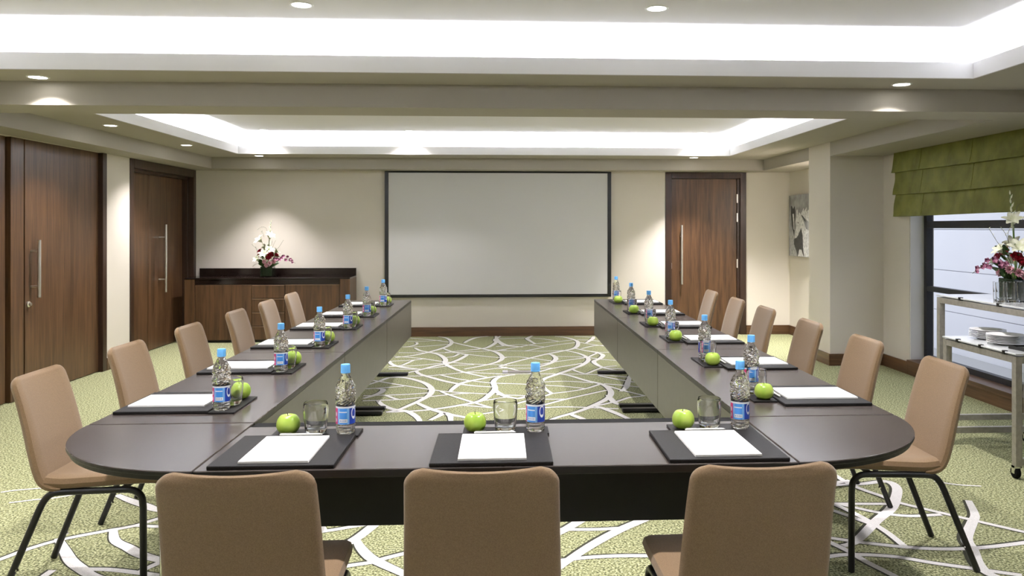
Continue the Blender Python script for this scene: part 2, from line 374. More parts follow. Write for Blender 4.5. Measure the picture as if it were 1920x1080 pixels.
# ------------------------------------------------------------------ the setting: floor and carpet pattern
floor = obj('floor', box(XL-.3, XR+.3, YN-.2, YF+.2, -.12, 0), 'carpet')
tag(floor, 'green looped carpet with white curved lines across the meeting room', 'floor', kind='structure')
CARPET=[(0.055,-0.88,10.93,-0.76,10.77,-0.67,10.42,-0.68,10.10,-0.76,9.83,-0.89,9.55,-1.03,9.34,-1.22,9.18),(0.055,-1.26,7.61,-1.18,7.79,-1.11,7.96,-0.97,7.95,-0.83,7.80,-0.72,7.61,-0.65,7.36,-0.65,7.11,-0.71,6.88,-0.78,6.70,-0.84,6.56,-0.93,6.47),(0.055,-1.08,9.91,-0.99,9.68,-0.87,9.55,-0.74,9.36,-0.65,9.04,-0.63,8.76,-0.55,8.51,-0.40,8.21,-0.17,7.93),(0.034,-1.11,10.39,-1.09,10.22,-1.15,10.05,-1.24,9.99),
(0.055,-0.90,8.33,-0.84,8.14,-0.72,7.96,-0.52,7.70,-0.32,7.53,-0.11,7.44),(0.055,-0.48,7.24,-0.46,7.39,-0.41,7.61,-0.30,7.77,-0.13,7.93,-0.02,8.01),(0.055,0.11,8.05,0.03,8.01,-0.06,7.90,-0.10,7.68,-0.08,7.37,-0.12,7.12,-0.20,6.85,-0.36,6.69,-0.59,6.54,-0.82,6.48,-0.93,6.47),(0.055,-0.10,7.68,-0.08,7.33,-0.04,7.15,0.02,7.02,0.11,6.93,0.20,7.00,0.32,7.02),
(0.034,-0.56,7.26,-0.47,7.10,-0.27,6.81,-0.10,6.58),(0.055,-0.73,6.82,-0.68,6.72,-0.58,6.55,-0.42,6.36,-0.31,6.27,-0.17,6.11),(0.055,-1.06,6.90,-1.00,6.74,-0.90,6.58,-0.77,6.49,-0.69,6.34,-0.65,6.22,-0.61,6.05),(0.055,-0.56,6.18,-0.50,6.33,-0.47,6.42,-0.42,6.33,-0.40,6.14),
(0.055,-1.16,7.44,-1.09,7.38,-1.09,7.24,-1.14,7.10,-1.20,7.00),(0.034,-1.02,7.11,-0.94,6.99,-0.90,6.95),(0.055,-0.49,9.40,-0.43,9.34,-0.45,9.20,-0.51,8.97,-0.60,8.76,-0.72,8.62,-0.89,8.33,-0.98,8.20),(0.034,-0.74,9.86,-0.65,9.66,-0.53,9.47,-0.34,9.31,-0.11,9.15,0.03,9.11),
(0.055,-0.66,10.38,-0.47,10.08,-0.21,9.73,-0.09,9.51,-0.02,9.17,-0.05,8.89,-0.19,8.64,-0.41,8.40),(0.055,-0.50,10.30,-0.46,10.52,-0.37,10.79,-0.21,10.93),(0.055,-0.05,10.92,-0.12,10.58,-0.10,10.35,-0.17,10.00,-0.24,9.84,-0.45,9.68,-0.69,9.54),(0.034,-0.10,10.54,-0.03,10.13,0.03,10.02,0.23,9.91),
(0.055,-1.26,8.96,-1.19,8.72,-1.08,8.56,-0.93,8.45,-0.86,8.42),(0.034,-0.99,9.00,-1.04,8.81,-1.09,8.66,-1.21,8.59),(0.034,-1.24,10.79,-0.96,10.62,-0.69,10.38),(0.034,-1.24,10.48,-1.01,10.50,-0.81,10.57),
(0.034,-1.23,9.99,-0.97,10.04,-0.68,10.20),(0.034,-1.23,9.54,-0.82,9.51,-0.51,9.53,0.03,9.69),(0.034,-1.24,9.27,-0.93,9.11,-0.65,8.87,-0.32,8.70,0.03,8.63),(0.034,-1.25,8.93,-0.99,9.00,-0.88,9.10),
(0.034,-1.21,8.59,-0.95,8.63,-0.64,8.79),(0.034,-1.19,8.44,-0.86,8.42,-0.57,8.61,-0.32,8.67),(0.034,-1.22,8.05,-0.82,8.03,-0.62,8.09,-0.40,8.21,0.03,8.50),(0.034,-0.64,8.09,-0.45,7.86,-0.17,7.66,0.02,7.59),
(0.034,-1.25,7.82,-0.96,7.58,-0.67,7.36,-0.48,7.24,-0.12,7.12),(0.034,-1.27,7.41,-1.09,7.46,-0.92,7.52),(0.034,-1.22,7.11,-0.90,7.14,-0.65,7.21),(0.034,-1.19,6.90,-0.89,6.94,-0.61,7.06,-0.41,7.15,-0.31,7.16),
(0.034,-0.36,6.69,-0.23,6.64,-0.10,6.58),(0.034,-0.17,6.37,-0.09,6.42,0.02,6.53),(0.034,-0.20,6.85,-0.09,6.91,0.02,6.99),(0.034,-0.40,8.21,-0.22,8.16,-0.02,8.10),
(0.034,-0.66,9.15,-0.57,9.23,-0.52,9.41),(0.055,0.38,10.93,0.31,10.71,0.32,10.52,0.39,10.18),(0.034,0.39,10.18,0.20,9.95,-0.10,9.63),(0.055,0.68,10.85,0.81,10.76,0.93,10.45,0.93,10.15,0.86,9.81,0.71,9.59,0.47,9.32,0.27,9.04,0.09,8.78,-0.05,8.55),
(0.034,-0.05,8.55,0.00,8.48,0.15,8.28),(0.055,0.41,9.27,0.53,9.32,0.58,9.08,0.55,8.86,0.47,8.65,0.34,8.46),(0.055,0.71,9.62,0.84,9.43,0.92,9.18,0.93,8.90,0.83,8.58,0.70,8.34,0.54,8.07,0.39,7.82,0.35,7.61,0.37,7.34,0.42,7.12),(0.034,0.42,7.12,0.58,7.20,0.74,7.32,0.90,7.53),
(0.034,0.42,7.12,0.33,7.01,0.14,7.05,-0.07,7.10),(0.055,0.85,9.78,0.97,9.58,1.09,9.41,1.13,9.23,1.07,9.00,0.98,8.81,0.99,8.58,1.05,8.37,1.16,8.22),(0.034,1.09,9.41,1.01,9.24,0.93,9.06),(0.034,0.70,8.34,0.74,8.20,0.82,8.08,0.94,8.28,1.06,8.45,1.19,8.51),
(0.055,0.54,8.07,0.64,7.98,0.78,7.71,0.91,7.52,0.95,7.31,0.94,7.09,0.87,6.86,0.70,6.57,0.57,6.39,0.41,6.22,0.30,6.05),(0.055,0.90,7.03,0.91,6.89,0.92,6.73,0.97,6.60),(0.034,0.92,6.73,1.01,6.84,1.08,6.92,1.22,6.98),(0.055,0.72,6.62,0.78,6.55,0.84,6.43,0.91,6.26,0.98,6.04),
(0.034,0.73,6.60,0.82,6.66,0.92,6.75),(0.055,0.51,6.34,0.57,6.22,0.62,6.12),(0.055,1.25,7.97,1.17,7.61,1.11,7.34,1.04,7.18),(0.034,0.91,7.52,1.06,7.23,1.22,6.98),
(0.034,0.93,7.54,1.09,7.46,1.25,7.35),(0.034,0.93,7.96,1.08,7.76,1.24,7.59),(0.034,0.55,8.07,0.92,8.01,1.24,7.84),(0.034,0.35,7.65,0.58,7.68,0.84,7.59),
(0.034,-0.07,7.62,0.18,7.56,0.38,7.49,0.56,7.43,0.74,7.32),(0.034,0.32,6.89,0.42,6.88,0.52,6.88),(0.034,0.09,6.71,0.16,6.79,0.32,6.96),(0.034,0.20,6.50,0.31,6.64,0.53,6.88,0.92,7.24),
(0.034,0.09,6.52,0.30,6.56,0.53,6.58,0.92,6.49),(0.034,-0.08,8.10,0.21,8.09,0.54,8.07),(0.034,0.24,8.09,0.33,8.17,0.51,8.40,0.84,8.69),(0.034,-0.03,8.58,0.35,8.63,0.53,8.78,0.92,9.07),
(0.034,-0.08,8.43,0.34,8.41,0.53,8.40),(0.034,-0.09,9.12,0.14,9.16,0.32,9.04,0.53,8.84),(0.034,0.60,9.17,0.90,9.10,1.08,8.94,1.24,8.85),(0.034,-0.10,9.63,0.48,9.57,0.71,9.62),
(0.034,0.24,9.58,0.61,10.03,0.90,10.26),(0.034,0.39,10.18,0.62,10.33,0.88,10.49),(0.034,-0.10,9.96,0.20,10.12,0.50,9.90),(0.034,0.93,9.74,1.11,9.97,1.25,9.99),
(0.034,0.94,10.30,1.08,10.11,1.24,9.93),(0.034,0.94,10.84,1.07,10.80,1.17,10.74),(0.055,1.20,10.82,1.16,10.59,1.04,10.22),(0.034,-0.10,10.65,0.38,10.71,0.71,10.38),
(0.034,0.95,10.52,1.11,10.45,1.25,10.35),(0.034,0.97,9.58,1.10,9.46,1.26,9.44),(0.055,-0.11,10.97,-0.08,10.50,0.03,10.09,0.23,9.91),(0.034,-2.28,3.59,-2.21,3.69,-2.16,3.79,-2.07,3.90,-1.90,4.01,-1.80,4.07,-1.73,4.16,-1.62,4.26),
(0.055,-2.09,3.92,-1.98,3.77,-1.89,3.65,-1.80,3.56,-1.72,3.49,-1.58,3.41),(0.055,-1.89,4.03,-1.81,3.88,-1.71,3.79,-1.61,3.70,-1.48,3.63,-1.37,3.60),(0.034,-1.78,3.56,-1.68,3.55,-1.54,3.51,-1.42,3.47),(0.034,-1.54,3.51,-1.53,3.55,-1.50,3.61,-1.47,3.69),
(0.055,-2.11,4.54,-1.99,4.44,-1.88,4.36,-1.79,4.29,-1.67,4.25),(0.034,-1.80,4.07,-1.68,4.05,-1.55,4.07),(0.016,-2.77,4.62,-2.71,4.65,-2.63,4.67,-2.50,4.70),(0.016,-2.62,4.44,-2.52,4.48,-2.42,4.51,-2.33,4.57),
(0.034,-1.03,4.15,-0.84,4.17,-0.67,4.18),(0.055,-1.04,4.23,-0.98,4.14,-0.91,4.03,-0.86,3.94),(0.034,-0.98,3.89,-0.92,3.92,-0.80,3.97,-0.66,4.03,-0.48,4.08,-0.38,4.11),(0.055,-0.60,4.30,-0.61,4.17,-0.62,4.08,-0.65,3.97,-0.69,3.85,-0.74,3.76,-0.81,3.67,-0.87,3.59),
(0.055,-0.69,3.83,-0.65,3.73,-0.59,3.62,-0.52,3.54,-0.43,3.45,-0.34,3.35),(0.034,-0.74,3.51,-0.66,3.54,-0.57,3.57,-0.52,3.61,-0.42,3.67,-0.34,3.71),(0.034,0.19,4.07,0.27,4.09,0.41,4.13,0.58,4.16,0.70,4.18),(0.055,0.49,4.25,0.44,4.16,0.39,4.04,0.29,3.90,0.21,3.80),
(0.034,0.22,3.92,0.26,3.91,0.43,3.90,0.56,3.91),(0.055,0.94,4.26,0.86,4.18,0.72,4.04,0.56,3.89,0.42,3.73,0.30,3.57,0.23,3.46),(0.034,0.18,3.54,0.23,3.54,0.37,3.57,0.53,3.58,0.68,3.57,0.77,3.56),(0.055,0.84,3.77,0.80,3.70,0.73,3.60,0.69,3.55),
(0.034,1.90,4.94,1.94,4.74,1.97,4.49,2.05,4.30,2.09,4.20,2.21,4.06,2.33,3.93,2.49,3.76,2.58,3.68),(0.055,1.82,4.50,2.02,4.51,2.19,4.55,2.20,4.44,2.10,4.25,2.00,4.10,1.85,3.94,1.69,3.75,1.60,3.66,1.55,3.64),(0.034,1.70,4.20,1.84,4.19,2.02,4.18),(0.034,1.77,4.19,1.91,4.06,2.04,4.00,2.22,4.01),
(0.034,1.64,4.19,1.67,4.14,1.74,4.02,1.80,3.91),(0.055,2.48,4.21,2.39,4.00,2.31,3.89,2.17,3.70,2.12,3.57,2.06,3.43,2.04,3.33,2.06,3.27,2.10,3.19),(0.034,1.50,3.75,1.69,3.66,1.91,3.59,2.13,3.58,2.40,3.63,2.52,3.67),(0.034,1.49,3.73,1.55,3.58,1.58,3.46,1.63,3.32,1.65,3.24),
(0.034,1.32,3.48,1.40,3.51,1.53,3.54,1.72,3.51,1.87,3.43,2.00,3.37,2.17,3.29),(0.016,2.47,4.54,2.57,4.47,2.69,4.44)]
def ribbon(mb, pts, w, z, taper, shift=(0, 0)):
    P = [Vector((p[0]+shift[0], p[1]+shift[1], 0)) for p in pts]; n = len(P); rows = []
    for i, p in enumerate(P):
        d = (P[min(i+1, n-1)] - P[max(i-1, 0)])
        if d.length < 1e-6: d = Vector((1, 0, 0))
        d.normalize(); nn = Vector((-d.y, d.x, 0))
        hw = w * .5
        if taper: hw *= .62 + .38 * math.sin(PI * i / (n-1))
        rows.append([(p.x - nn.x*hw, p.y - nn.y*hw, z), (p.x + nn.x*hw, p.y + nn.y*hw, z)])
    mb.grid(rows)
cw, cd = MB(), MB()
rng = random.Random(3)
extra = []
for i in range(46):   # the same sweeping arcs go on under and behind the tables and chairs
    sx = rng.choice((-1, 1)); cx = sx * rng.uniform(1.0, 1.9); cy = rng.uniform(3.2, 10.4); r = rng.uniform(.5, 1.6); a0 = rng.uniform(0, 2*PI); da = rng.uniform(.7, 1.5)
    pts = [(cx + r*math.cos(a0 + da*k/6)*.9 - .5*r*math.cos(a0), cy + r*math.sin(a0 + da*k/6)*.9 - .5*r*math.sin(a0)) for k in range(7)]
    if all(.98 < abs(x) < 2.05 and 3.1 < y < 10.8 for x, y in pts):
        extra.append((rng.choice((.034, .055)), pts))
for i in range(26):
    cx = rng.uniform(-1.7, 1.7); cy = rng.uniform(-1.2, 2.6); r = rng.uniform(.6, 2.0); a0 = rng.uniform(0, 2*PI); da = rng.uniform(.6, 1.3)
    pts = [(cx + r*math.cos(a0 + da*k/6)*.9 - .5*r*math.cos(a0), cy + r*math.sin(a0 + da*k/6)*.9 - .5*r*math.sin(a0)) for k in range(7)]
    if all(abs(x) < 2.1 and -1.4 < y < 3.1 for x, y in pts):
        extra.append((rng.choice((.034, .055)), pts))
curves = [(c[0], [(c[i], c[i+1]) for i in range(1, len(c), 2)]) for c in CARPET] + extra
for ci, (w, pts) in enumerate(curves):
    sp = smooth_path([(x, y, 0) for x, y in pts], 5)
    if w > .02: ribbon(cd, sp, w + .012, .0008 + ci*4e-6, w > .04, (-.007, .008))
    ribbon(cw, sp, w, .0018 + ci*6e-6, w > .04)
o = obj('carpet_line', cw, 'carpet_white', floor); o['kind'] = 'stuff'
o = obj('carpet_line_edge', cd, 'carpet_dark', floor); o['kind'] = 'stuff'  # dark pile edging on one side of the wider white lines

# ------------------------------------------------------------------ walls
D1 = (6.0, 8.518)     # left wall: folding doors
D2 = (9.05, 10.93)    # left wall: second door
w = MB()
w.box(XL-.3, XL, YN-.2, D1[0], 0, Z_UP+.1).box(XL-.3, XL, D1[1], D2[0], 0, Z_UP+.1)
w.box(XL-.3, XL, D1[0], D1[1], Z_BULK, Z_UP+.1).box(XL-.3, XL, D2[0], YF, Z_BULK, Z_UP+.1)
w.box(XL-.3, XL-.2, D1[0], D1[1], 0, Z_BULK).box(XL-.3, XL-.2, D2[0], YF, 0, Z_BULK).box(XL-.2, XL, D2[1], YF, 0, Z_BULK)
tag(obj('wall_left', w, 'wall'), 'cream painted wall on the left holding the dark wooden doors', 'wall', kind='structure')
DO = (2.196, 3.312)   # far wall door frame
w = MB()
w.box(XL-.3, DO[0], YF, YF+.2, 0, Z_UP+.1).box(DO[1], XR+.3, YF, YF+.2, 0, Z_UP+.1).box(DO[0], DO[1], YF, YF+.2, Z_BULK-.002, Z_UP+.1).box(DO[0], DO[1], YF+.15, YF+.2, 0, Z_BULK)
tag(obj('wall_far', w, 'wall'), 'cream far wall behind the projection screen', 'wall', kind='structure')
WY0, WY1 = 4.3, 7.87  # window opening
w = MB()
w.box(XR, XR+.25, YN-.2, WY0, 0, Z_UP+.1).box(XR, XR+.25, WY1, 8.6, 0, Z_UP+.1).box(XR, XR+.25, WY0, WY1, Z_BULK+.0, Z_UP+.1).box(XR, XR+.25, WY0, WY1, 0, .10)
w.box(3.45, XR+.25, 8.42, 9.02, 0, Z_UP+.1).box(3.92, XR+.25, 9.02, YF, 0, Z_UP+.1)
tag(obj('wall_right', w, 'wall'), 'cream right wall with a square pilaster beside the window', 'wall', kind='structure')
tag(obj('wall_near', box(XL-.3, XR+.3, YN-.2, YN, 0, Z_UP+.1), 'wall'), 'cream wall behind the viewer closing the room', 'wall', kind='structure')

# ------------------------------------------------------------------ ceiling with two cove trays, bulkheads and a cross beam
ceil = MB(); ceil.box(XL-.3, XR+.3, YN-.2, YF+.2, Z_UP, Z_UP+.1)
ceiling = tag(obj('ceiling', ceil, 'ceil'), 'pale grey ceiling with two lit cove trays', 'ceiling', kind='structure')
so = MB()
t1, t2 = TRAYS
zt = Z_SOFF + .02
so.box(XL, t1[0], YN, YF, Z_SOFF, zt).box(t1[1], XR, YN, YF, Z_SOFF, zt)
so.box(t1[0], t1[1], YN, t1[2], Z_SOFF, zt).box(t1[0], t1[1], t1[3], t2[2], Z_SOFF, zt).box(t1[0], t1[1], t2[3], YF, Z_SOFF, zt)
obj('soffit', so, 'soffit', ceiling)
for t in TRAYS:     # lip at the tray's edge, set-back wall of the cove behind it
    x0, x1, y0, y1 = t; k = .02; zl = 2.468; x0 += .001; x1 -= .001; y0 += .001; y1 -= .001
    l_ = MB(); l_.box(x0-k, x0, y0-k, y1+k, Z_SOFF+.004, zl).box(x1, x1+k, y0-k, y1+k, Z_SOFF+.004, zl).box(x0, x1, y0-k, y0, Z_SOFF+.004, zl).box(x0, x1, y1, y1+k, Z_SOFF+.004, zl)
    obj('cove_lip', l_, 'lip', ceiling)
    s_ = SETB
    c_ = MB(); c_.box(x0-s_-k, x0-s_, y0-s_, y1+s_, zt, Z_UP).box(x1+s_, x1+s_+k, y0-s_, y1+s_, zt, Z_UP).box(x0-s_, x1+s_, y0-s_-k, y0-s_, zt, Z_UP).box(x0-s_, x1+s_, y1+s_, y1+s_+k, zt, Z_UP)
    obj('cove_wall', c_, 'lip', ceiling)
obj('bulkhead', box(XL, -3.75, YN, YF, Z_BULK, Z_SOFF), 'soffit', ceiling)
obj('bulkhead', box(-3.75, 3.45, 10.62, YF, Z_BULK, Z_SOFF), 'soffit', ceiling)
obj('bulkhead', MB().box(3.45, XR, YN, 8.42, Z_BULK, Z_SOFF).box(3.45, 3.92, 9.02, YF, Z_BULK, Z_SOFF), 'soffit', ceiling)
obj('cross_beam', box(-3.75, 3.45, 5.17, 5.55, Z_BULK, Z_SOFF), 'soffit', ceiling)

# baseboards
BH = .125
bb = MB(); bb.box(-1.95, DO[0]-.002, YF-.018, YF, 0, BH)
tag(obj('baseboard_far', bb, 'wood_h', bevel=.002), 'brown wooden baseboard under the projection screen', 'baseboard', kind='structure')
bb = MB(); bb.box(DO[1]+.002, 3.92, YF-.018, YF, 0, BH).box(3.902, 3.92, 9.02, YF-.018, 0, BH).box(3.432, 3.45, 8.402, 9.038, 0, BH).box(3.45, 3.92, 9.02, 9.038, 0, BH).box(3.45, XR, 8.402, 8.42, 0, BH).box(XR-.018, XR, WY1, 8.402, 0, BH)
tag(obj('baseboard_right', bb, 'wood_h', bevel=.002), 'brown wooden baseboard running round the right pilaster', 'baseboard', kind='structure')
bb = MB(); bb.box(XL, XL+.018, D1[1]+.002, D2[0]-.002, 0, BH)
tag(obj('baseboard_left', bb, 'wood_h', bevel=.002), 'short brown baseboard between the two left doors', 'baseboard', kind='structure')

# ------------------------------------------------------------------ doors
def bar_handle(parent, x, y, z0, z1, out, r=.0135):
    """a vertical tubular pull; out = (dx, dy) from the leaf to the bar"""
    h = obj('handle', MB().tube([(x+out[0], y+out[1], z0), (x+out[0], y+out[1], z1)], r, 12), 'steel', parent, smooth=True)
    for z in (z0 + (z1-z0)*.19, z1 - (z1-z0)*.19):
        obj('standoff', MB().tube([(x, y, z), (x+out[0], y+out[1], z)], r*.7, 8), 'steel', h, smooth=True)
    return h
d = thing('door_1', 'wide walnut folding door with a short steel pull and round lock', 'door', (0, 0, 0), kind='structure')
obj('door_leaf', box(XL-.10, XL-.03, 7.172, 8.43, .008, Z_BULK-.002), 'wood', d, bevel=.002)
obj('door_post', box(XL-.10, XL-.026, 6.965, 7.150, .004, Z_BULK-.002), 'wood', d, bevel=.003)
obj('door_leaf', box(XL-.13, XL-.055, 6.0, 6.938, .008, Z_BULK-.002), 'wood', d, bevel=.002)
obj('door_jamb', box(XL-.12, XL+.015, 8.433, D1[1]-.002, 0, Z_BULK-.002), 'wood_dark', d, bevel=.002)
obj('door_back', box(XL-.199, XL-.16, 6.0, 8.43, 0, Z_BULK-.002), 'wood_dark', d)
bar_handle(d, XL-.035, 7.26, .854, 1.354, (.075, 0), .015)
lk = obj('lock', MB().lathe([(.0, 0), (.026, 0), (.026, .012), (.016, .016), (.014, .03), (0, .03)], 16), 'steel', d, smooth=True, loc=(XL-.031, 7.215, .80), rot=(0, PI/2, 0))
d = thing('door_2', 'dark walnut door with a long steel pull beside the sideboard', 'door', (0, 0, 0), kind='structure')
fr = MB(); fw = .085
fr.box(XL-.19, XL+.012, D2[0]+.001, D2[0]+fw, 0, Z_BULK-.002).box(XL-.19, XL+.012, D2[1]-fw, D2[1]-.001, 0, Z_BULK-.002).box(XL-.19, XL+.012, D2[0]+fw, D2[1]-fw, Z_BULK-.10, Z_BULK-.002)
obj('door_frame', fr, 'wood_dark', d, bevel=.004)
fr = MB(); a, b_ = D2[0]+fw, D2[1]-fw
fr.box(XL-.19, XL-.06, a, a+.03, 0, Z_BULK-.10).box(XL-.19, XL-.06, b_-.03, b_, 0, Z_BULK-.10).box(XL-.19, XL-.06, a+.03, b_-.03, Z_BULK-.13, Z_BULK-.10)
obj('door_stop', fr, 'wood_dark', d, bevel=.003)
obj('door_leaf', box(XL-.18, XL-.125, a+.034, 9.80, .008, Z_BULK-.134), 'wood', d, bevel=.002)
obj('door_leaf', box(XL-.18, XL-.125, 9.804, b_-.034, .008, Z_BULK-.134), 'wood', d, bevel=.002)
bar_handle(d, XL-.126, 10.10, .675, 1.50, (.085, 0), .014)
d = thing('door_3', 'walnut door in a dark frame right of the projection screen', 'door', (0, 0, 0), kind='structure')
fr = MB()
fr.box(DO[0]+.001, DO[0]+.085, YF-.016, YF+.14, 0, Z_BULK-.004).box(DO[1]-.085, DO[1]-.001, YF-.016, YF+.14, 0, Z_BULK-.004).box(DO[0]+.085, DO[1]-.085, YF-.016, YF+.14, Z_BULK-.088, Z_BULK-.004)
obj('door_frame', fr, 'wood_dark', d, bevel=.004)
obj('door_leaf', box(DO[0]+.088, DO[1]-.125, YF+.03, YF+.08, .008, Z_BULK-.092), 'wood', d, bevel=.002)
obj('door_stop', box(DO[1]-.122, DO[1]-.086, YF+.01, YF+.13, 0, Z_BULK-.09), 'wood_dark', d, bevel=.002)
bar_handle(d, 2.416, YF+.03, .69, 1.495, (0, -.07), .015)
for z in (1.86, 1.60, .97):
    obj('hinge', box(DO[1]-.128, DO[1]-.112, YF+.004, YF+.031, z-.06, z+.06), 'steel', d, bevel=.002)
obj('strike_plate', box(DO[0]+.078, DO[0]+.092, YF+.012, YF+.0295, .90, .98), 'steel', d)

# ------------------------------------------------------------------ window, sill, blind, and the white wall outside
XW = 4.17
wn = thing('window_1', 'black framed window showing a white wall outside', 'window', (0, 0, 0), kind='structure')
fr = MB()
for (z0, z1) in ((.13, .20), (.835, .885), (1.455, 1.525), (2.16, Z_BULK)): fr.box(XW, XW+.06, WY0, WY1-.02, z0, z1)
obj('window_rail', fr, 'window_black', wn, bevel=.003)
for y0, y1 in ((WY1-.075, WY1-.02), (5.32, 5.38), (WY0, WY0+.05)):
    obj('window_stile', box(XW-.004, XW+.064, y0, y1, .13, Z_BULK), 'window_black', wn, bevel=.003)
for (y0, y1) in ((WY0+.05, 5.32), (5.38, WY1-.075)):
    for (z0, z1) in ((.20, .835), (.885, 1.455), (1.525, 2.16)):
        obj('pane', box(XW+.028, XW+.032, y0, y1, z0, z1), 'pane', wn)
obj('window_sill', box(XR-.03, XW+.10, WY0, WY1+.0, .102, .148), 'wood_h', wn, bevel=.003)
obj('sill_front', box(XR-.018, XR-.0005, WY0, WY1, 0, .10), 'wood_h', wn, bevel=.002)
obj('jamb_lining', box(XR+.004, XW+.06, WY1-.018, WY1-.0005, .15, Z_BULK), 'lip', wn)
bl = thing('roman_blind', 'olive green roman blind folded halfway up the right window', 'blind', (3.99, 6.2, 1.58))
BY0, BY1 = 4.1, 8.06
def blind_tier(z0, z1, off, name):
    rows = []; rr = random.Random(int(z0*100))
    ph = rr.uniform(0, 6)
    for i in range(9):
        t = i / 8; row = []
        for j in range(61):
            y = BY0 + (BY1-BY0)*j/60
            bulge = off + .034*(1-t)**1.3*(.85+.15*math.sin(y*2.3+ph)) + .006*math.sin(y*9+ph+3*t)*math.sin(PI*t) + .004*math.sin(y*23+ph*2-5*t)*math.sin(PI*t)
            z = z0 + (z1-z0)*t + (.005*math.sin(y*1.7+ph)*(1-t))
            row.append((3.985-bulge-3.99, y-6.2, z-1.58))
        rows.append(row)
    back = [[(-3.99+4.005, p[1], p[2]) for p in r] for r in rows]
    mb = MB(); mb.grid(rows); b0 = len(mb.v)
    mb.grid([rows[0], back[0]]); mb.grid([rows[-1], back[-1]])
    mb.grid([[r[0] for r in rows], [r[0] for r in back]]); mb.grid([[r[-1] for r in rows], [r[-1] for r in back]]); mb.grid(back)
    return obj(name, mb, 'blind', bl, smooth=True)
blind_tier(1.578, 1.83, .000, 'blind_fold'); blind_tier(1.792, 2.05, .010, 'blind_fold'); blind_tier(2.012, 2.218, .020, 'blind_fold')
for y in (7.5, 6.66, 5.6, 4.7):
    for (z0, z1, off) in ((1.585, 1.79, .0), (1.80, 2.01, .010), (2.02, 2.215, .020)):
        obj('seam', MB().tube([(-.005-off-.034*(1-k/6*.85)**1.3-.001, y-6.2, z0+(z1-z0)*k/6-1.58) for k in range(7)], .0022, 5), 'blind', bl)
fa = thing('facade_wall', 'white boarded wall seen through the window', 'wall', (7.0, 6, -.5), kind='structure')
obj('facade_slab', box(.025, .3, -8, 14, 0, 6), 'joint', fa)
z = 0
while z < 6:
    obj('facade_board', box(0, .03, -8, 14, z, z+.635), 'facade', fa, bevel=.004); z += .645
tag(obj('ground_outside', box(4.4, 12, -6, 24, -.7, -.5), 'outside'), 'pale ground outside the window', 'ground', kind='structure')

# ------------------------------------------------------------------ ceiling downlights
dl = [  # x, y, z, label
 (-1.07, 4.35, Z_UP, 'round white downlight in the front cove tray, left one'),
 (.82, 4.32, Z_UP, 'round white downlight in the front cove tray, right one'),
 (-2.80, 5.03, Z_SOFF, 'bright downlight in the soffit before the cross beam, far left'),
 (2.51, 5.00, Z_SOFF, 'bright downlight in the soffit before the cross beam, right side'),
 (-3.48, 7.37, Z_SOFF, 'downlight in the left soffit above the wide folding door'),
 (-3.48, 9.09, Z_SOFF, 'downlight in the left soffit nearest the door by the sideboard'),
 (-3.08, 10.38, Z_SOFF, 'small downlight in the far soffit above the sideboard flowers'),
 (2.45, 10.36, Z_SOFF, 'small downlight in the far soffit above the far door'),
 (-2.90, 9.95, Z_UP, 'small downlight in the far cove tray, leftmost of its row'),
 (-1.155, 9.95, Z_UP, 'small downlight in the far cove tray, above the screen'),
 (2.45, 9.95, Z_UP, 'small downlight in the far cove tray, rightmost of its row'),
]
dl += [(3.72, 9.3, Z_BULK, 'downlight in the alcove ceiling above the horse picture')]
hidden_row = [(-1.07, 2.6, Z_UP), (.82, 2.6, Z_UP), (-3.48, 3.6, Z_SOFF), (-3.48, 1.8, Z_SOFF), (-2.2, 7.2, Z_UP), (1.8, 7.2, Z_UP), (-.2, 7.2, Z_UP)]
dl += [(x, y, z, 'ceiling downlight out of view ' + w_) for (x, y, z), w_ in zip(hidden_row, ('above the left of the front table', 'above the right of the front table', 'above the nearest left chair', 'behind the viewer at the left wall', 'behind the beam at left', 'behind the beam at right', 'behind the beam in the middle'))]
ring_me = MB().lathe([(.050, -.0005), (.050, -.004), (.060, -.0045), (.064, -.001), (.064, .0)], 28, cap=False).mesh('trim_ring', 'lamp_ring', smooth=True)
lens_me = MB().lathe([(0.0005, -.0025), (.051, -.0022), (.051, -.0004)], 28, cap=False).mesh('lens', 'lamp', smooth=True)
for i, (x, y, z, lab) in enumerate(dl):
    t = thing('ceiling_downlight', lab, 'downlight', (x, y, z), group='recessed ceiling downlights')
    obj('trim_ring', ring_me, None, t); obj('lens', lens_me, None, t)
    s = bpy.data.lights.new('downlight_beam', 'SPOT')
    s.energy = SPOT_W * (1.6 if z < 2.3 or (x > 2 and y > 10.3) else .3 if y > 9.9 and z > Z_SOFF + .1 else 1.0 if z > Z_SOFF + .1 else .8)
    s.color = SPOT_COL; s.spot_size = math.radians(88 if 10.3 < y else 118); s.spot_blend = .75; s.shadow_soft_size = .035
    so_ = bpy.data.objects.new('downlight_beam', s); COL.objects.link(so_); so_.parent = t; so_.location = (0, 0, -.012)

# ------------------------------------------------------------------ projection screen
sc = thing('projection_screen', 'large white projection screen with black border on the far wall', 'screen', (-.07, YF-.05, .527))
W2 = (1.445+1.588)/2; H = 2.216-.527; bw = .05
obj('screen_fabric', box(-W2+bw, W2-bw, -.002, .006, bw*.8, H-.022), 'screen', sc)
obj('border', box(-W2, -W2+bw, -.006, .012, 0, H), 'black', sc); obj('border', box(W2-bw, W2, -.006, .012, 0, H), 'black', sc)
obj('border', box(-W2+bw, W2-bw, -.006, .012, 0, bw*.8), 'black', sc); obj('border', box(-W2+bw, W2-bw, -.006, .012, H-.022, H), 'black', sc)
obj('screen_back', box(-W2+.01, W2-.01, .012, .049, .01, H-.03), 'black', sc)

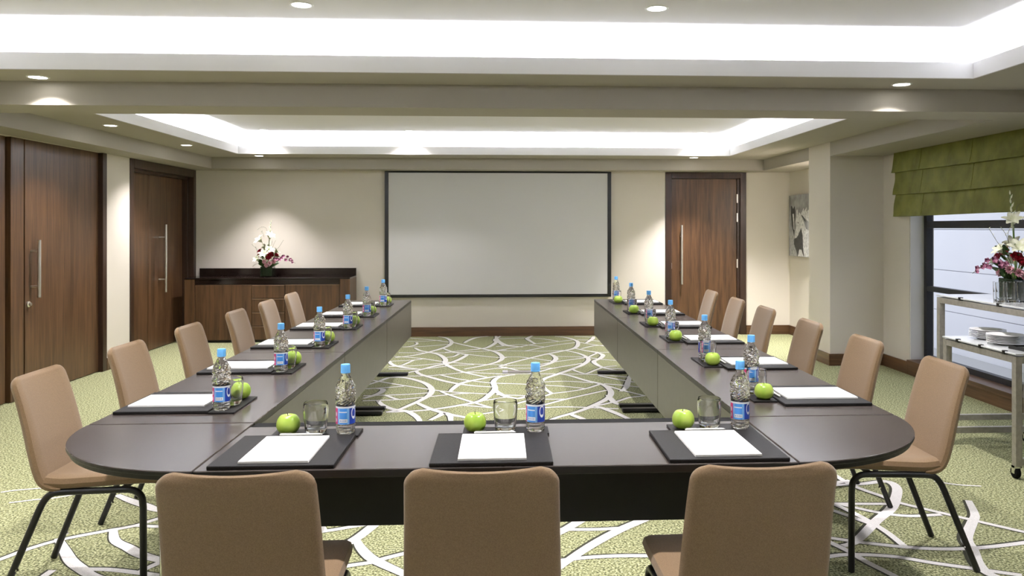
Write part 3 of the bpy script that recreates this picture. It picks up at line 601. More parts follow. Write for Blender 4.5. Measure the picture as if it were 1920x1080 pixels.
# ------------------------------------------------------------------ sideboard
SX0, SX1, SY0, SY1 = -4.035, -1.965, 10.47, YF-.02
sb = thing('sideboard', 'walnut sideboard with black stone top in the far left corner', 'sideboard', ((SX0+SX1)/2, (SY0+SY1)/2, 0))
ox, oy = -(SX0+SX1)/2, -(SY0+SY1)/2
def sbp(name, m, x0, x1, y0, y1, z0, z1, bev=.002, parent=None):
    return obj(name, box(x0+ox, x1+ox, y0+oy, y1+oy, z0, z1), m, parent or sb, bevel=bev)
sbp('carcass', 'wood_dark', SX0+.13, SX1-.13, SY0+.03, SY1, .03, .735)
sbp('end_post', 'wood', SX0, SX0+.128, SY0, SY1, 0, .805); sbp('end_post', 'wood', SX1-.128, SX1, SY0, SY1, 0, .805)
sbp('plinth', 'black', SX0+.13, SX1-.13, SY0+.05, SY1, 0, .03)
x0, x1, x2, x3 = SX0+.131, -3.20, -2.785, SX1-.131
for (a, b_) in ((x0, x1), (x2, x3)):
    sbp('cabinet_door', 'wood', a+.003, b_-.003, SY0+.008, SY0+.029, .035, .735)
for k in range(4):
    dz = .70/4
    dr = sbp('drawer', 'wood', x1+.003, x2-.003, SY0+.008, SY0+.029, .035+k*dz+.004, .035+(k+1)*dz-.004)
    sbp('edge_highlight', 'wood_highlight', x1+.004, x2-.004, SY0+.001, SY0+.0078, .035+(k+1)*dz-.012, .035+(k+1)*dz-.005, .001, dr)  # added strip, a painted highlight along the drawer's top edge
sbp('edge_highlight', 'wood_highlight', x2+.004, x3-.004, SY0+.001, SY0+.0078, .727, .734, .001)  # the same painted highlight along the right cabinet door's top
sbp('apron', 'counter', SX0+.13, SX1-.13, SY0+.012, SY0+.03, .738, .805)
sbp('countertop', 'counter', SX0, SX1, SY0-.006, SY1, .806, .826, .003)
sbp('backsplash', 'counter', SX0+.03, SX1, SY1-.03, SY1, .8265, .925, .002)

# ------------------------------------------------------------------ horse picture in the alcove
pc = thing('canvas_picture', 'black and white canvas print of two horses in the alcove', 'picture', (3.919, 10.4, 1.08))
PY0, PY1, PH = 9.85, 10.86, .815
obj('canvas', box(-.04, 0, PY0-10.4, PY1-10.4, 0, PH), noise_col(mat('grey_print', (.3, .3, .3), .7), 5, (.16, .16, .16), (.42, .42, .43)), pc, bevel=.002)
def shade(name, v): return noise_col(mat(name, (v, v, v), .7), 30, (v*.75, v*.75, v*.76), (min(v*1.2, .9),)*3)
def art(name, m, poly, k):
    pts = [(PY1 - .03 - (px-140)/220*.64 - 10.4, PH*(950-py)/780) for px, py in poly]
    mb = MB(); b = len(mb.v); n = len(pts)
    mb.v += [(-.0402 - k*.0003, y, z) for y, z in pts]; mb.f.append(tuple(range(n)))
    o = obj(name, mb, m, pc)
g_dark, g_white, g_mid, g_light = shade('print_dark', .03), shade('print_white', .72), shade('print_mid', .07), shade('print_light', .42)
art('field_print', g_light, [(142, 690), (195, 690), (205, 830), (235, 947), (142, 947)], 1)
art('dark_horse_print', g_dark, [(155, 310), (165, 300), (185, 345), (205, 305), (213, 380), (207, 560), (195, 690), (170, 560), (155, 420)], 1)
art('blaze_print', g_white, [(175, 410), (195, 405), (200, 520), (200, 620), (190, 600), (183, 480)], 2)
art('white_horse_print', g_white, [(225, 440), (228, 360), (240, 355), (252, 430), (265, 390), (280, 420), (300, 470), (320, 520), (345, 600), (420, 650), (440, 947), (320, 947), (310, 870), (300, 700), (285, 580), (270, 650), (225, 715), (205, 720), (205, 690), (225, 560), (212, 520)], 3)
art('chest_print', g_mid, [(200, 730), (235, 715), (285, 590), (305, 680), (310, 830), (322, 945), (265, 850), (245, 945), (225, 880), (195, 790)], 4)
art('leg_print', g_white, [(246, 947), (265, 860), (290, 860), (315, 947)], 5)
art('mane_print', g_white, [(280, 420), (292, 395), (318, 340), (322, 385), (352, 330), (350, 390), (400, 340), (440, 480), (380, 520), (330, 470)], 4)
art('mane_shadow_print', g_dark, [(290, 425), (312, 445), (345, 515), (325, 500)], 5)
art('eye_print', g_dark, [(242, 520), (250, 515), (256, 525), (248, 535)], 5)

# ------------------------------------------------------------------ conference tables
TZ, TT = .74, .026
def table_leg(parent, x, y, x0, x1):
    """T-leg: chrome column on a flat black foot running across the table"""
    lg = obj('leg', MB().tube([(x, y, .03), (x, y, TZ-TT)], .024, 14), 'chrome', parent, smooth=True)
    ft = MB().box(x0, x1, y-.032, y+.032, .008, .034)
    obj('foot', ft, 'black_metal', lg, bevel=.006)
    br = MB().box(x-.012, x+.012, y-.05, y+.05, .034, .05)
    obj('brace', br, 'chrome', lg, bevel=.004)
def side_table(x0, x1, y0, y1, inner, label):
    cx, cy = (x0+x1)/2, (y0+y1)/2
    t = thing('conference_table', label, 'table', (cx, cy, 0), group='conference tables joined in a ring')
    hx, hy = (x1-x0)/2-.0015, (y1-y0)/2-.0015
    edge_band(obj('tabletop', box(-hx, hx, -hy, hy, TZ-TT, TZ), 'table', t, bevel=.003))
    px = hx*inner
    obj('modesty_panel', box(min(px, px-inner*.018), max(px, px-inner*.018), -hy+.003, hy-.003, .385, TZ-TT-.0005), 'panel', t, bevel=.001)
    for s in (-1, 1):
        table_leg(t, inner*(-.05)+0*s, s*(hy-.075), *( (-.15, .275) if inner > 0 else (-.275, .15) ))
    return t
ys = [3.05, 4.75, 6.45, 8.13]
near = ('nearest the corner table', 'middle of the row', 'nearest the projection screen')
for k in range(3):
    side_table(-1.52, -.92, ys[k], ys[k+1], 1, 'dark rectangular table in the left row, ' + near[k])
    side_table(.905, 1.505, ys[k], ys[k+1], -1, 'dark rectangular table in the right row, ' + near[k])
t = thing('conference_table', 'dark rectangular table across the front holding three place settings', 'table', (-.0075, 2.745, 0), group='conference tables joined in a ring')
hx, hy = .9125-.0015, .3
edge_band(obj('tabletop', box(-hx, hx, -hy, hy-.065, TZ-TT, TZ), 'table', t, bevel=.003))
obj('modesty_panel', box(-hx+.003, hx-.003, hy-.090, hy-.072, .385, TZ-TT-.0005), 'table_edge', t, bevel=.001)  # shade under the table put into the colour: black instead of the taupe laminate
obj('cable_channel', box(-hx+.003, hx-.003, hy-.0645, hy+.012, TZ-.05, TZ-.004), 'rubber', t, bevel=.002)
for s in (-1, 1):
    lg = obj('leg', MB().tube([(s*.80, .02, .03), (s*.80, .02, TZ-TT)], .024, 14), 'chrome', t, smooth=True)
    obj('foot', box(s*.80-.032, s*.80+.032, -.14, .20, .008, .034), 'black_metal', lg, bevel=.006)
def corner_table(cx, cy, sgn, label):
    t = thing('corner_table', label, 'table', (cx, cy, 0), group='conference tables joined in a ring')
    R_ = .598; poly = [(sgn*.0015, -.0015)] + [(sgn*(.0015 + R_*math.cos(a)), -.0015 - R_*math.sin(a)) for a in [PI/2*k/28 for k in range(29)]]
    if sgn > 0: poly = poly[::-1]
    edge_band(obj('tabletop', MB().prism(poly, TZ-TT*.55, TZ), 'table', t, bevel=.003))
    p2 = [(x*.985, y*.985) for x, y in poly]
    obj('underside', MB().prism(p2, TZ-TT*1.15, TZ-TT*.56), 'table_edge', t, bevel=.002)
    lg = obj('leg', MB().tube([(sgn*.2, -.2, .03), (sgn*.2, -.2, TZ-TT*1.1)], .024, 14), 'chrome', t, smooth=True)
    obj('foot', MB().lathe([(.0005, .006), (.19, .006), (.19, .014), (.03, .030), (.0005, .030)], 28, cx=sgn*.2, cy=-.2, cap=False), 'black_metal', lg, smooth=True)
    for q in (.45, .52):
        obj('bracket', box(min(sgn*.03, sgn*.07), max(sgn*.03, sgn*.07), -q-.012, -q+.012, TZ-TT*1.15-.03, TZ-TT*1.15), 'chrome', t, bevel=.002)
    return t
corner_table(-.92, 3.045, -1, 'dark quarter-round corner table at the front left')
corner_table(.905, 3.045, 1, 'dark quarter-round corner table at the front right')

# ------------------------------------------------------------------ chairs
def loft(stations, n=8):
    """stations: (y, z, half-width, thickness, normal(ny,nz), bow); a rounded slab swept along the profile"""
    rows = []
    for (y, z, hw, th, ny, nz, bow) in stations:
        row = []; r = th/2
        def P(x, off):
            bb_ = bow * (1 - min(1, abs(x)/max(hw, 1e-4))**2)
            return (x, y + ny*(off) - ny*bb_, z + nz*off - nz*bb_)
        m_ = 10
        for k in range(m_+1):                       # front face, left to right
            x = -hw + r + (2*hw-2*r)*k/m_; row.append(P(x, r))
        for k in range(1, 4):
            a = PI/2 - PI*k/4; row.append(P(hw - r + r*math.cos(a), r*math.sin(a)))
        for k in range(m_+1):
            x = hw - r - (2*hw-2*r)*k/m_; row.append(P(x, -r))
        for k in range(1, 4):
            a = -PI/2 - PI*k/4; row.append(P(-hw + r + r*math.cos(a), r*math.sin(a)))
        rows.append(row)
    return rows
def stations(path, widths, ths, bows, ns=22):
    P = smooth_path([(p[0], p[1], 0) for p in path], 5); n = len(P); out = []
    def lerp(tab, t):
        for (a, va), (b, vb) in zip(tab, tab[1:]):
            if t <= b: return va + (vb-va)*((t-a)/(b-a) if b > a else 0)
        return tab[-1][1]
    L = [0.0]
    for i in range(1, n): L.append(L[-1] + (P[i]-P[i-1]).length)
    for i, p in enumerate(P):
        d = (P[min(i+1, n-1)] - P[max(i-1, 0)]).normalized()
        t = L[i]/L[-1]
        out.append((p.x, p.y, lerp(widths, t), lerp(ths, t), d.y, -d.x, lerp(bows, t)))
    return out
def make_chair():
    t = thing('meeting_chair', 'x', 'chair', (0, 0, 0), group='tan upholstered meeting chairs')
    seat_path = [(-.005, .452), (.06, .446), (.16, .450), (.28, .456), (.38, .458), (.44, .448), (.475, .422)]
    st = stations(seat_path[::-1], [(0, .150), (.04, .178), (.10, .192), (.25, .200), (1, .202)], [(0, .012), (.03, .03), (.12, .048), (1, .056)], [(0, 0), (1, .004)])
    # normals must point up on the seat
    st = [(y, z, hw, th, -ny if nz < 0 else ny, abs(nz), b) for (y, z, hw, th, ny, nz, b) in st]
    mb = MB(); mb.grid(loft(st), close_v=True, cap=True)
    obj('seat', mb, 'chair', t, smooth=True)
    back = [(.055, .424), (.015, .430), (-.018, .452), (-.038, .50), (-.055, .57), (-.075, .66), (-.098, .75), (-.118, .815), (-.131, .853), (-.134, .863)]
    st = stations(back, [(0, .196), (.10, .203), (.4, .203), (.93, .194), (.96, .186), (.985, .172), (1, .150)], [(0, .02), (.10, .040), (.5, .040), (.92, .034), (.97, .030), (1, .010)], [(0, 0), (.25, .004), (1, .022)])
    st = [(y, z, hw, th, ny, nz, b) for (y, z, hw, th, ny, nz, b) in st]
    mb = MB(); mb.grid(loft(st), close_v=True, cap=True)
    obj('backrest', mb, 'chair', t, smooth=True)
    for s in (-1, 1):
        x = s*.185
        fl = smooth_path([(x, .17, .412), (x, .28, .414), (x, .330, .410), (x, .361, .385), (x, .368, .34)], 4) + [Vector((x*1.04, .372, .004))]
        obj('leg', MB().tube(fl, .0135, 10), 'black_metal', t, smooth=True)
        rl = smooth_path([(x, .17, .412), (x, .06, .410), (x, .015, .402), (x, -.012, .375), (x, -.03, .34)], 4) + [Vector((x*1.06, -.165, .004))]
        obj('leg', MB().tube(rl, .0135, 10), 'black_metal', t, smooth=True)
        obj('clip', MB().tube([(x*1.05, -.118, .105), (x*1.05+s*.004, -.104, .112)], .006, 6), 'chrome', t)
    for y in (.06, .28):
        obj('cross_bar', MB().tube([(-.185, y, .411), (.185, y, .411)], .011, 8), 'black_metal', t, smooth=True)
    obj('care_tag', box(.15, .165, -.062, -.058, .47, .485), 'black', t)
    return t
chair0 = make_chair(); used = [False]
CH_G = 'tan upholstered meeting chairs'
def place_chair(x, y, rz, lab):
    if not used[0]:
        used[0] = True; chair0.location = (x, y, 0); chair0.rotation_euler = (0, 0, rz); chair0['label'] = lab; return chair0
    return dup(chair0, (x, y, 0), rz, lab, CH_G)
# local +y is the sitting direction
FY = 2.02 + .134
for x, rz, nm in ((-.660, .02, 'left'), (-.055, 0.0, 'middle'), (.655, .05, 'right')):
    place_chair(x, FY, rz, 'tan fabric chair seen from behind at the front table, %s one' % nm)
order = ('nearest to the viewer', 'second from the viewer', 'third from the viewer', 'fourth from the viewer', 'fifth from the viewer', 'farthest from the viewer')
for k, y in enumerate((3.50, 4.29, 5.11, 5.99, 6.76, 7.53)):
    place_chair(-1.95+.134, y, -PI/2 + (.03 if k == 0 else 0), 'tan fabric chair along the left table row, ' + order[k])
for k, y in enumerate((3.54, 4.32, 5.13, 6.01, 6.77, 7.62)):
    place_chair(1.98-.134, y, PI/2 - (.03 if k == 0 else 0), 'tan fabric chair along the right table row, ' + order[k])

# ------------------------------------------------------------------ place settings
# bottle: ribbed body of water, label band, neck ring, cap
def bot_mod(r, z, a):
    m = 0.0
    if .100 < z < .190:
        k = min(1, (z-.100)/.012) * min(1, (.190-z)/.015)
        m += k * (.0026 * math.sin(5*a + z*95) * math.sin(z*150 - 2*a) + .0018*math.sin(9*a - z*210) + .0011*math.sin(13*a + z*900))
    if z < .034:
        m += .0007*math.sin(z*520) if z > .006 else .0012*math.sin(5*a)
    return m
prof = [(.0005, .004), (.018, .003), (.026, 0), (.0305, .003), (.0325, .010)] + [(.0325, .010 + .0025*k) for k in range(1, 11)] + [(.0325, .036), (.0325, .066), (.0325, .096)] + \
       [(.0328, .098 + .004*k) for k in range(14)] + [(.0322, .156), (.0312, .162), (.0295, .169), (.0270, .176), (.0240, .183), (.0205, .190), (.0170, .197), (.0142, .203), (.0132, .208), (.0132, .214), (.0005, .214)]
bottle_me = MB().lathe(prof, 26, cap=False, mod=bot_mod).mesh('body', 'water')
for p in bottle_me.polygons: p.use_smooth = p.center.z > .2 or .034 < p.center.z < .097
lab_mb = MB(); NS = 48
lab_mb.grid([[(.0334*math.cos(2*PI*k/NS), .0334*math.sin(2*PI*k/NS), z) for k in range(NS+1)] for z in (.036, .097)])
label_me = bpy.data.meshes.new('label'); label_me.from_pydata(lab_mb.v, [], lab_mb.f)
uvl = label_me.uv_layers.new(name='UVMap')
for lp in label_me.loops:
    v = label_me.vertices[lp.vertex_index]; i = lp.vertex_index % (NS+1)
    uvl.data[lp.index].uv = (i/NS, 0 if v.co.z < .05 else 1)
for p in label_me.polygons: p.use_smooth = True
label_me.materials.append(M['label'])
cap_rows = [(.0138, .208), (.0165, .209), (.0165, .213)] + [(.0158, .2135), (.0158, .236), (.0148, .2385), (.0005, .239)]
cap_me = MB().lathe(cap_rows, 36, cap=False, mod=lambda r, z, a: (.0005*(1 if int(a/(2*PI)*36+.5) % 2 else -1)) if .2134 < z < .237 else 0).mesh('cap', 'cap', smooth=True)
# tumbler: barrel shaped, thick base
gl_prof = [(.0005, 0), (.026, 0), (.029, .003), (.0315, .018), (.0345, .045), (.0360, .068), (.0352, .082), (.0335, .0885), (.0325, .0888), (.0318, .087), (.0326, .080), (.0332, .067), (.0318, .045), (.0288, .021), (.0270, .013), (.0005, .012)]
gl_prof = [(r*1.2, z*1.2) for r, z in gl_prof]
tumbler_me = MB().lathe(gl_prof, 36, cap=False).mesh('tumbler', 'glass', smooth=True)
for p in tumbler_me.polygons: p.use_smooth = True
# apple
ap = []
for k in range(25):
    a = PI * k / 24
    r = .0375 * math.sin(a) ** .85 * (1.0 + .06*math.cos(a)) if 0 < k < 24 else .0005
    z = .0345 - .0345*math.cos(a)
    if k < 5: z += .005*(1-k/5.)**1.2          # base dimple
    if k > 18: z -= .013*((k-18)/6.)**1.8      # stem dimple
    ap.append((max(r, .0005), z))
zmin = min(z for _, z in ap)
ap = [(r, z-zmin) for r, z in ap]
apple_me = MB().lathe(ap, 32, cap=False, mod=lambda r, z, a: r*.025*math.cos(5*a)*(z/.07)).mesh('apple', 'apple', smooth=True)
for p in apple_me.polygons: p.use_smooth = True
stem_me = MB().tube([(0, 0, ap[-1][1]-.002), (.001, 0, ap[-1][1]+.006), (.003, .001, ap[-1][1]+.013)], .0013, 6).mesh('stem', 'stem')
pen_me = MB().tube([(-.070, 0, .0045), (-.066, 0, .0045), (.058, 0, .0045), (.068, 0, .0045), (.073, 0, .0045)], [.003, .0045, .0045, .003, .0008], 10).mesh('barrel', 'pen', smooth=True)
clip_me = box(-.067, -.030, -.0012, .0012, .0092, .0108).mesh('clip', 'pen_clip')
folder_me = box(-.1875, .1875, 0, .36, 0, .012).mesh('desk_pad', 'leather', bevel=.003)
fmar_me = box(-.178, .178, .332, .350, .0121, .0128).mesh('stitched_edge', 'leather')
mat_me = box(-.15, .15, 0, .10, 0, .007).mesh('coaster_mat', 'leather', bevel=.002)
pad_me = MB()
for k in range(4): pad_me.box(-.105+.0004*k, .105-.0002*k, .0003*k, .297, .0016*k, .0016*(k+1)-.0003)
pad_me = pad_me.mesh('sheet_stack', 'paper')
def setting(x, y, rz, where, rnd, jx=0.0):
    """x, y: middle of the desk pad's edge at the sitter; local +y points away from the sitter"""
    c, s = math.cos(rz), math.sin(rz)
    def W(u, v, z): return (x + u*c - v*s, y + u*s + v*c, z)
    g = lambda k: k + ' at the table places'
    o = obj('desk_pad', folder_me, None); o.location = W(0, 0, TZ+.0003); o.rotation_euler.z = rz
    tag(o, 'black leather desk pad ' + where, 'desk pad', g('desk pads'))
    o = obj('coaster_mat', mat_me, None); o.location = W(.045, .3615, TZ+.0003); o.rotation_euler.z = rz
    tag(o, 'narrow black mat under bottle and apple ' + where, 'mat', g('mats'))
    o = obj('notepad', pad_me, None); a = rz + rnd.uniform(-.012, .012); o.location = W(.002, .022, TZ+.0127); o.rotation_euler.z = a
    tag(o, 'white blank notepad ' + where, 'notepad', g('notepads'))
    t = thing('pen', 'white pen with silver clip ' + where, 'pen', W(.006, .340, TZ+.0130), rz + rnd.uniform(-.03, .03), g('pens'))
    obj('barrel', pen_me, None, t); obj('clip', clip_me, None, t)
    t = thing('green_apple', 'green apple ' + where, 'apple', W(-.058+rnd.uniform(-.006, .006), .405, TZ+.0075), rnd.uniform(0, 6), g('green apples'))
    obj('fruit', apple_me, None, t); obj('stem', stem_me, None, t)
    q = rnd.uniform(1.04, 1.11); t.scale = (q, q, q)
    o = obj('glass_tumbler', tumbler_me, None); o.location = W(.041+rnd.uniform(-.003, .003), .405, TZ+.0075)
    tag(o, 'empty glass tumbler ' + where, 'glass', g('tumblers'))
    t = thing('water_bottle', 'clear water bottle with blue cap and label ' + where, 'bottle', W(.147+rnd.uniform(-.003, .003)+jx, .398, TZ+.0075), rnd.uniform(-.45, .45) , g('water bottles'))
    obj('body', bottle_me, None, t); obj('label', label_me, None, t); obj('cap', cap_me, None, t)
rs = random.Random(11)
onum = ('nearest place', 'second nearest place', 'third place', 'fourth place', 'fifth place', 'farthest place')
for x, y, nm in ((-.695, 2.452, 'left'), (-.038, 2.448, 'middle'), (.693, 2.452, 'right')):
    setting(x, y, 0, 'on the front table, %s place' % nm, rs)
for k, y in enumerate((3.385, 4.235, 5.075, 5.96, 6.75, 7.64)):
    setting(-1.503, y, -PI/2, 'on the left row, ' + onum[k], rs)
for k, y in enumerate((3.39, 4.22, 5.13, 5.92, 6.78, 7.71)):
    setting(1.488, y, PI/2, 'on the right row, ' + onum[k], rs, -.008)

# floor outlet cover in the middle of the ring
t = thing('floor_outlet', 'grey floor outlet cover with pale square end between the tables', 'outlet', (.14, 8.2, 0))
obj('cover_plate', box(-.10, .15, -.06, .06, .0018, .008), 'grey_cover', t, bevel=.002); obj('cable_lid', box(-.155, -.102, -.06, .06, .0018, .012), 'lilac_cover', t, bevel=.002)

# ------------------------------------------------------------------ flowers
def petal(mb, L, Wd, bend, tilt, az, n=5, cup=.3, base=0.0):
    """a petal growing from the origin; tilt from +z outward, bending further outward along its length"""
    rows = []; ang = tilt; r, z = base, 0.0
    for i in range(n+1):
        t = i/n
        w_ = Wd * math.sin(PI*min(.98, t*.9+.06)) ** .8
        row = []
        for k in (-1, -.5, 0, .5, 1):
            lift = cup*w_*abs(k)**2
            rr, zz = r - lift*math.cos(ang), z + lift*math.sin(ang)
            x_, y_ = rr, k*w_
            row.append((x_*math.cos(az)-y_*math.sin(az), x_*math.sin(az)+y_*math.cos(az), zz))
        rows.append(row)
        r += L/n*math.sin(ang); z += L/n*math.cos(ang); ang += bend/n
    mb.grid(rows)
def fl_lily():
    mb = MB()
    for k in range(6): petal(mb, .085 if k % 2 else .078, .016 if k % 2 else .021, 1.3, .35, k*PI/3)
    return mb.mesh('lily', 'lily', smooth=True)
def fl_rose():
    mb = MB()
    for ring, (cnt, L, Wd, tl, bd) in enumerate(((3, .030, .012, -.15, .1), (5, .032, .014, .05, .25), (6, .033, .017, .3, .45), (6, .030, .018, .6, .6))):
        for k in range(cnt): petal(mb, L, Wd, bd, tl, k*2*PI/cnt + ring*.6, cup=.5, base=.003+.003*ring)
    return mb.mesh('rose', 'rose', smooth=True)
def fl_carn():
    mb = MB(); rr = random.Random(5)
    for ring, (cnt, L, tl) in enumerate(((5, .034, .1), (8, .036, .45), (10, .036, .85), (10, .032, 1.25))):
        for k in range(cnt): petal(mb, L*rr.uniform(.9, 1.1), .011, .5, tl, k*2*PI/cnt + ring*.4, cup=rr.uniform(-.3, .6), n=4)
    return mb.mesh('carnation', 'pink', smooth=True)
def fl_orch():
    mb = MB()
    for k in range(5): petal(mb, .024, .0105, .3, 1.0, k*2*PI/5, n=4, cup=.15)
    petal(mb, .014, .005, .9, .2, .3, n=4)
    return mb.mesh('orchid_bloom', 'orchid', smooth=True)
def fl_bud():
    mb = MB(); mb.lathe([(.0005, 0), (.004, .004), (.0075, .016), (.007, .028), (.0035, .042), (.0005, .05)], 8, cap=False)
    return mb.mesh('bud', 'lily', smooth=True)
def fl_leaf():
    mb = MB(); petal(mb, .12, .016, .9, .25, 0, n=7, cup=.2); return mb.mesh('leaf', 'leaf', smooth=True)
FL = dict(lily=fl_lily(), rose=fl_rose(), carnation=fl_carn(), orchid_bloom=fl_orch(), bud=fl_bud(), leaf=fl_leaf())
def arrangement(loc, sx, rz, label, glass_vase):
    t = thing('flower_arrangement', label, 'flowers', loc, rz)
    K = .000786; rr = random.Random(21)
    def C(cx, cy, dy=0.0): return Vector((sx*(cx-420)*K, dy, (990-cy)*K))
    hw = .075
    v = obj('vase', MB().box(-hw, hw, -hw, hw, 0, .135), 'vase_glass', t, bevel=.006)
    obj('vase_base', MB().box(-hw-.003, hw+.003, -hw-.003, hw+.003, 0, .014), 'glass', v, bevel=.003)
    root = Vector((0, 0, .12))
    def put(kind, p, d, s=1.0):
        q = Vector(d).normalized().to_track_quat('Z', 'Y').to_euler()
        o = obj(kind, FL[kind], None, t); o.location = p; o.rotation_euler = q; o.scale = (s, s, s); return o
    def stem(a, b, r=.003, m='stalk', mid=None):
        mdl = (a+b)/2 + Vector((0, 0, .02)) if mid is None else mid
        return obj('stem', MB().tube(smooth_path([a, mdl, b], 4), r, 6), m, t, smooth=True)
    for cx, cy, dy, dirx, diry, s in ((335, 420, -.03, -.7, -.6, 1.15), (440, 350, 0, .5, -.5, 1.0), (400, 640, -.09, -.1, -1, 1.0), (300, 720, -.07, -.7, -.8, .9), (455, 575, -.06, .6, -.7, .95), (520, 600, .03, .9, .1, .8), (380, 560, .05, -.2, .8, 1.0), (340, 700, .09, -.4, 1, .9), (480, 700, .09, .4, 1, .9)):
        p = C(cx, cy, dy); put('lily', p, (sx*dirx, diry, .8), s*1.2); stem(root, p)
    for cx, cy, dy, dirx, diry, s in ((325, 590, -.04, -.5, -.7, 1.15), (480, 650, -.06, .3, -.9, 1.15), (290, 655, -.01, -.8, -.3, 1.0), (460, 690, -.09, .2, -1, 1.0), (430, 610, .08, .1, 1, 1.1), (520, 650, .06, .6, .6, 1.0)):
        p = C(cx, cy, dy); put('rose', p, (sx*dirx, diry, .7), s*1.15); stem(root, p)
    for cx, cy, dy, dirx, diry in ((480, 770, -.085, .2, -1), (430, 800, -.08, -.2, -1), (525, 745, -.05, .8, -.6), (400, 740, -.09, -.2, -1), (360, 790, .08, 0, 1), (480, 780, .08, .2, 1)):
        p = C(cx, cy, dy); put('carnation', p, (sx*dirx, diry, .5), 1.0)
    for i in range(22):
        a_ = rr.uniform(0, 2*PI); p = Vector((.07*math.cos(a_)*sx, .07*math.sin(a_), rr.uniform(.16, .36))); p.x *= 1 - (p.z-.16)*1.8; p.y *= 1 - (p.z-.16)*1.8
        put('leaf', p, (math.cos(a_)*sx, math.sin(a_), rr.uniform(.3, 1.4)), rr.uniform(.45, .8))
    # tall spike
    a, b = C(420, 560, .01), C(466, 95, .01)
    stem(root, b, .0035, mid=(a+b)/2)
    for k in range(9):
        f_ = k/8; p = a.lerp(b, .35+.65*f_); put('bud', p, (sx*.5*(-1 if k % 2 else 1)*(1-f_*.5), -.25, 1.0), 1.15-.5*f_)
    # twigs
    for pts in ([(400, 300), (390, 200), (320, 170), (235, 225)], [(350, 330), (330, 230), (320, 270)], [(500, 600), (600, 500), (670, 385)], [(480, 560), (520, 450), (548, 385)], [(460, 540), (480, 450), (495, 390)], [(330, 600), (240, 530), (165, 455)], [(300, 760), (220, 790), (165, 830)], [(300, 700), (230, 540), (220, 500)]):
        P = [C(x_, y_, rr.uniform(-.02, .02)) for x_, y_ in pts]
        w_ = obj('twig', MB().tube(smooth_path(P, 4), .0015, 5), 'twig', t)
        for k in range(5):
            q = P[-2].lerp(P[-1], k/4); put('bud', q, (rr.uniform(-1, 1), rr.uniform(-1, 1), .6), .28)
    # hanging orchid spray
    P = [C(500, 745, -.03), C(620, 690, -.04), C(760, 690, -.05), C(890, 770, -.06)]
    sp = smooth_path(P, 6); obj('stem', MB().tube(sp, .0018, 6), 'twig', t)
    for i in range(15):
        p = sp[min(len(sp)-1, 2+i)] + Vector((rr.uniform(-.01, .01), rr.uniform(-.02, .02), rr.uniform(-.028, .028)))
        put('orchid_bloom', p, (sx*rr.uniform(-.2, .7), -1, rr.uniform(-.2, .5)), rr.uniform(.75, 1.15))
    for i in range(20):
        a_ = i*2*PI/20; put('leaf', Vector((.045*math.cos(a_), .045*math.sin(a_), .125)), (math.cos(a_)*rr.uniform(.5, 1.3), math.sin(a_)*rr.uniform(.5, 1.3), rr.uniform(.4, 1.3)), rr.uniform(.7, 1.25))
    return t
arrangement((-3.05, 10.66, .8268), 1, 0, 'flower arrangement with white lilies in a dark vase on the sideboard', True)

# ------------------------------------------------------------------ nested serving tables by the window
def serving_table(x0, x1, y0, y1, zt_, label, grp):
    t = thing('serving_table', label, 'table', ((x0+x1)/2, (y0+y1)/2, 0), group=grp)
    hx, hy = (x1-x0)/2, (y1-y0)/2; b = .04; z0 = .075
    for sx in (-1, 1):
        for sy in (-1, 1):
            lx, ly = sx*(hx-b/2), sy*(hy-b/2)
            lg = obj('leg', box(lx-b/2, lx+b/2, ly-b/2, ly+b/2, z0, zt_-.012), 'alu', t, bevel=.002)
            obj('caster', MB().lathe([(.0005, -.014), (.030, -.014), (.034, -.009), (.034, .009), (.030, .014), (.0005, .014)], 20, cap=False), 'rubber', lg, smooth=True, loc=(lx, ly+.012, .034), rot=(0, PI/2, 0))
            obj('caster_fork', MB().box(lx-.020, lx-.016, ly-.006, ly+.022, .03, z0).box(lx+.016, lx+.020, ly-.006, ly+.022, .03, z0).box(lx-.020, lx+.020, ly-.012, ly+.022, z0-.012, z0), 'chrome', lg)
        obj('long_rail', box(sx*(hx-b/2)-b/2, sx*(hx-b/2)+b/2, -hy+b, hy-b, zt_-.052, zt_-.012), 'alu', t, bevel=.002)
    for sy in (-1, 1):
        obj('cross_rail', box(-hx+b, hx-b, sy*(hy-b/2)-b/2, sy*(hy-b/2)+b/2, zt_-.052, zt_-.012), 'alu', t, bevel=.002)
        obj('stretcher', box(-hx+b, hx-b, sy*(hy-b/2)-.015, sy*(hy-b/2)+.015, z0+.005, z0+.045), 'alu', t, bevel=.002)
    obj('glass_top', box(-hx-.004, hx+.004, -hy-.004, hy+.004, zt_-.004, zt_+.006), 'frosted', t, bevel=.002)
    for sx in (-1, 1):
        for f_ in (-.72, -.1, .55):
            obj('glass_clamp', box(sx*(hx-.004)-.012, sx*(hx-.004)+.012, f_*hy-.012, f_*hy+.012, zt_-.012, zt_+.010), 'black', t, bevel=.001)
    return t
SG = 'nested serving tables by the window'
serving_table(2.96, 3.56, 4.545, 5.325, .724, 'low aluminium serving table with white glass top holding plates', SG)
serving_table(3.11, 3.83, 4.35, 5.68, .975, 'tall aluminium serving table with white glass top holding flowers', SG)
Z1, Z2 = .7305, .9815
arrangement((3.49, 5.36, Z2), -1, .1, 'flower arrangement with red roses on the tall serving table', True)
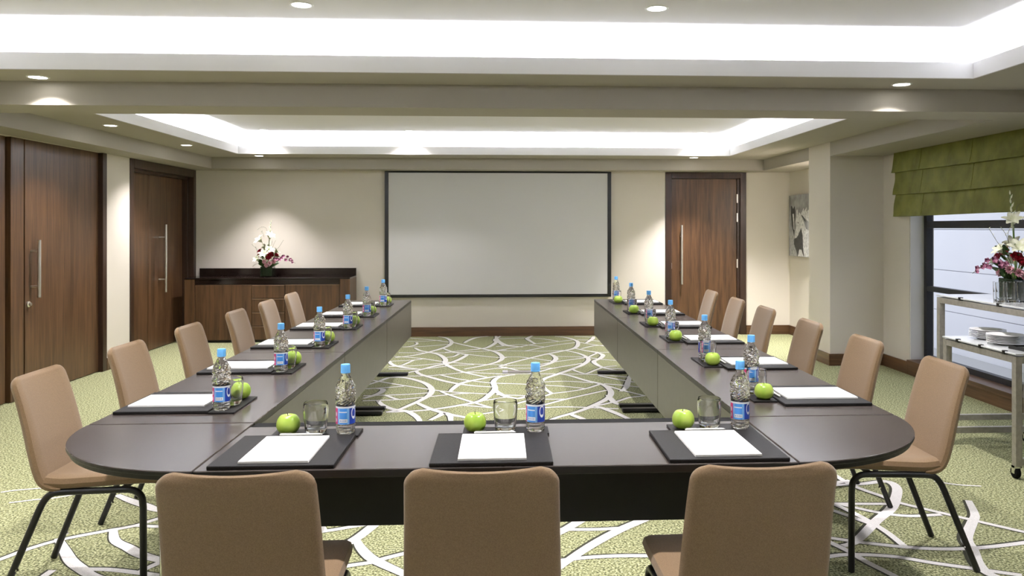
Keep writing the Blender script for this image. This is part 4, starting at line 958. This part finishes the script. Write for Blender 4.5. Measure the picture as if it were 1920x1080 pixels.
pl_prof = [(.0005, .002), (.055, .0), (.058, .002), (.062, .003), (.092, .013), (.1085, .0165), (.110, .0178), (.1085, .0186), (.090, .0158), (.060, .0062), (.0005, .005)]
plate_me = MB().lathe(pl_prof, 36, cap=False).mesh('plate', 'white_gloss', smooth=True)
ordn = ('bottom', 'second', 'third', 'fourth', 'fifth', 'top')
for nm, cx, cy, n in (('nearer', 3.135, 4.915, 6), ('farther', 3.17, 5.165, 6)):
    for k in range(n):
        o = obj('dinner_plate', plate_me, None); o.location = (cx + random.uniform(-.002, .002), cy + random.uniform(-.002, .002), Z1 + .0003 + k*.0092)
        tag(o, 'white dinner plate in the %s stack on the low table, %s one' % (nm, ordn[k] + (' from below' if 0 < k < 5 else '')), 'plate', 'stacked dinner plates')
hb = [(.0005, 0), (.027, 0), (.0285, .002), (.030, .06), (.0315, .125), (.0302, .1255), (.0286, .06), (.0268, .012), (.0005, .010)]
high_me = MB().lathe(hb, 28, cap=False).mesh('highball_glass', 'glass', smooth=True)
for p in high_me.polygons: p.use_smooth = True
cn = 0; names = ('first', 'second', 'third', 'fourth', 'fifth')
for r_, (yy, rn) in enumerate(((5.06, 'front'), (5.135, 'back'))):
    for k in range(5):
        o = obj('highball_glass', high_me, None); o.location = (3.195 + .072*k + .03*r_, yy, Z2+.0003)
        tag(o, 'clear tall drinking glass, %s from the left in the %s row by the flowers' % (names[k], rn), 'glass', 'drinking glasses on the serving table')
t = thing('cutlery_tray', 'small dark tray of cutlery on the low serving table', 'cutlery', (3.14, 4.685, Z1+.0003), .1)
obj('tray', MB().box(-.09, .09, -.07, .07, 0, .004).box(-.09, .09, -.07, -.066, .004, .02).box(-.09, .09, .066, .07, .004, .02).box(-.09, -.086, -.066, .066, .004, .02).box(.086, .09, -.066, .066, .004, .02), 'black', t)
for k in range(6):
    obj('fork', MB().tube([(-.075, -.05+k*.02, .010), (.02, -.05+k*.02, .010), (.075, -.05+k*.02, .013)], [.003, .002, .006], 6), 'chrome', t, smooth=True)
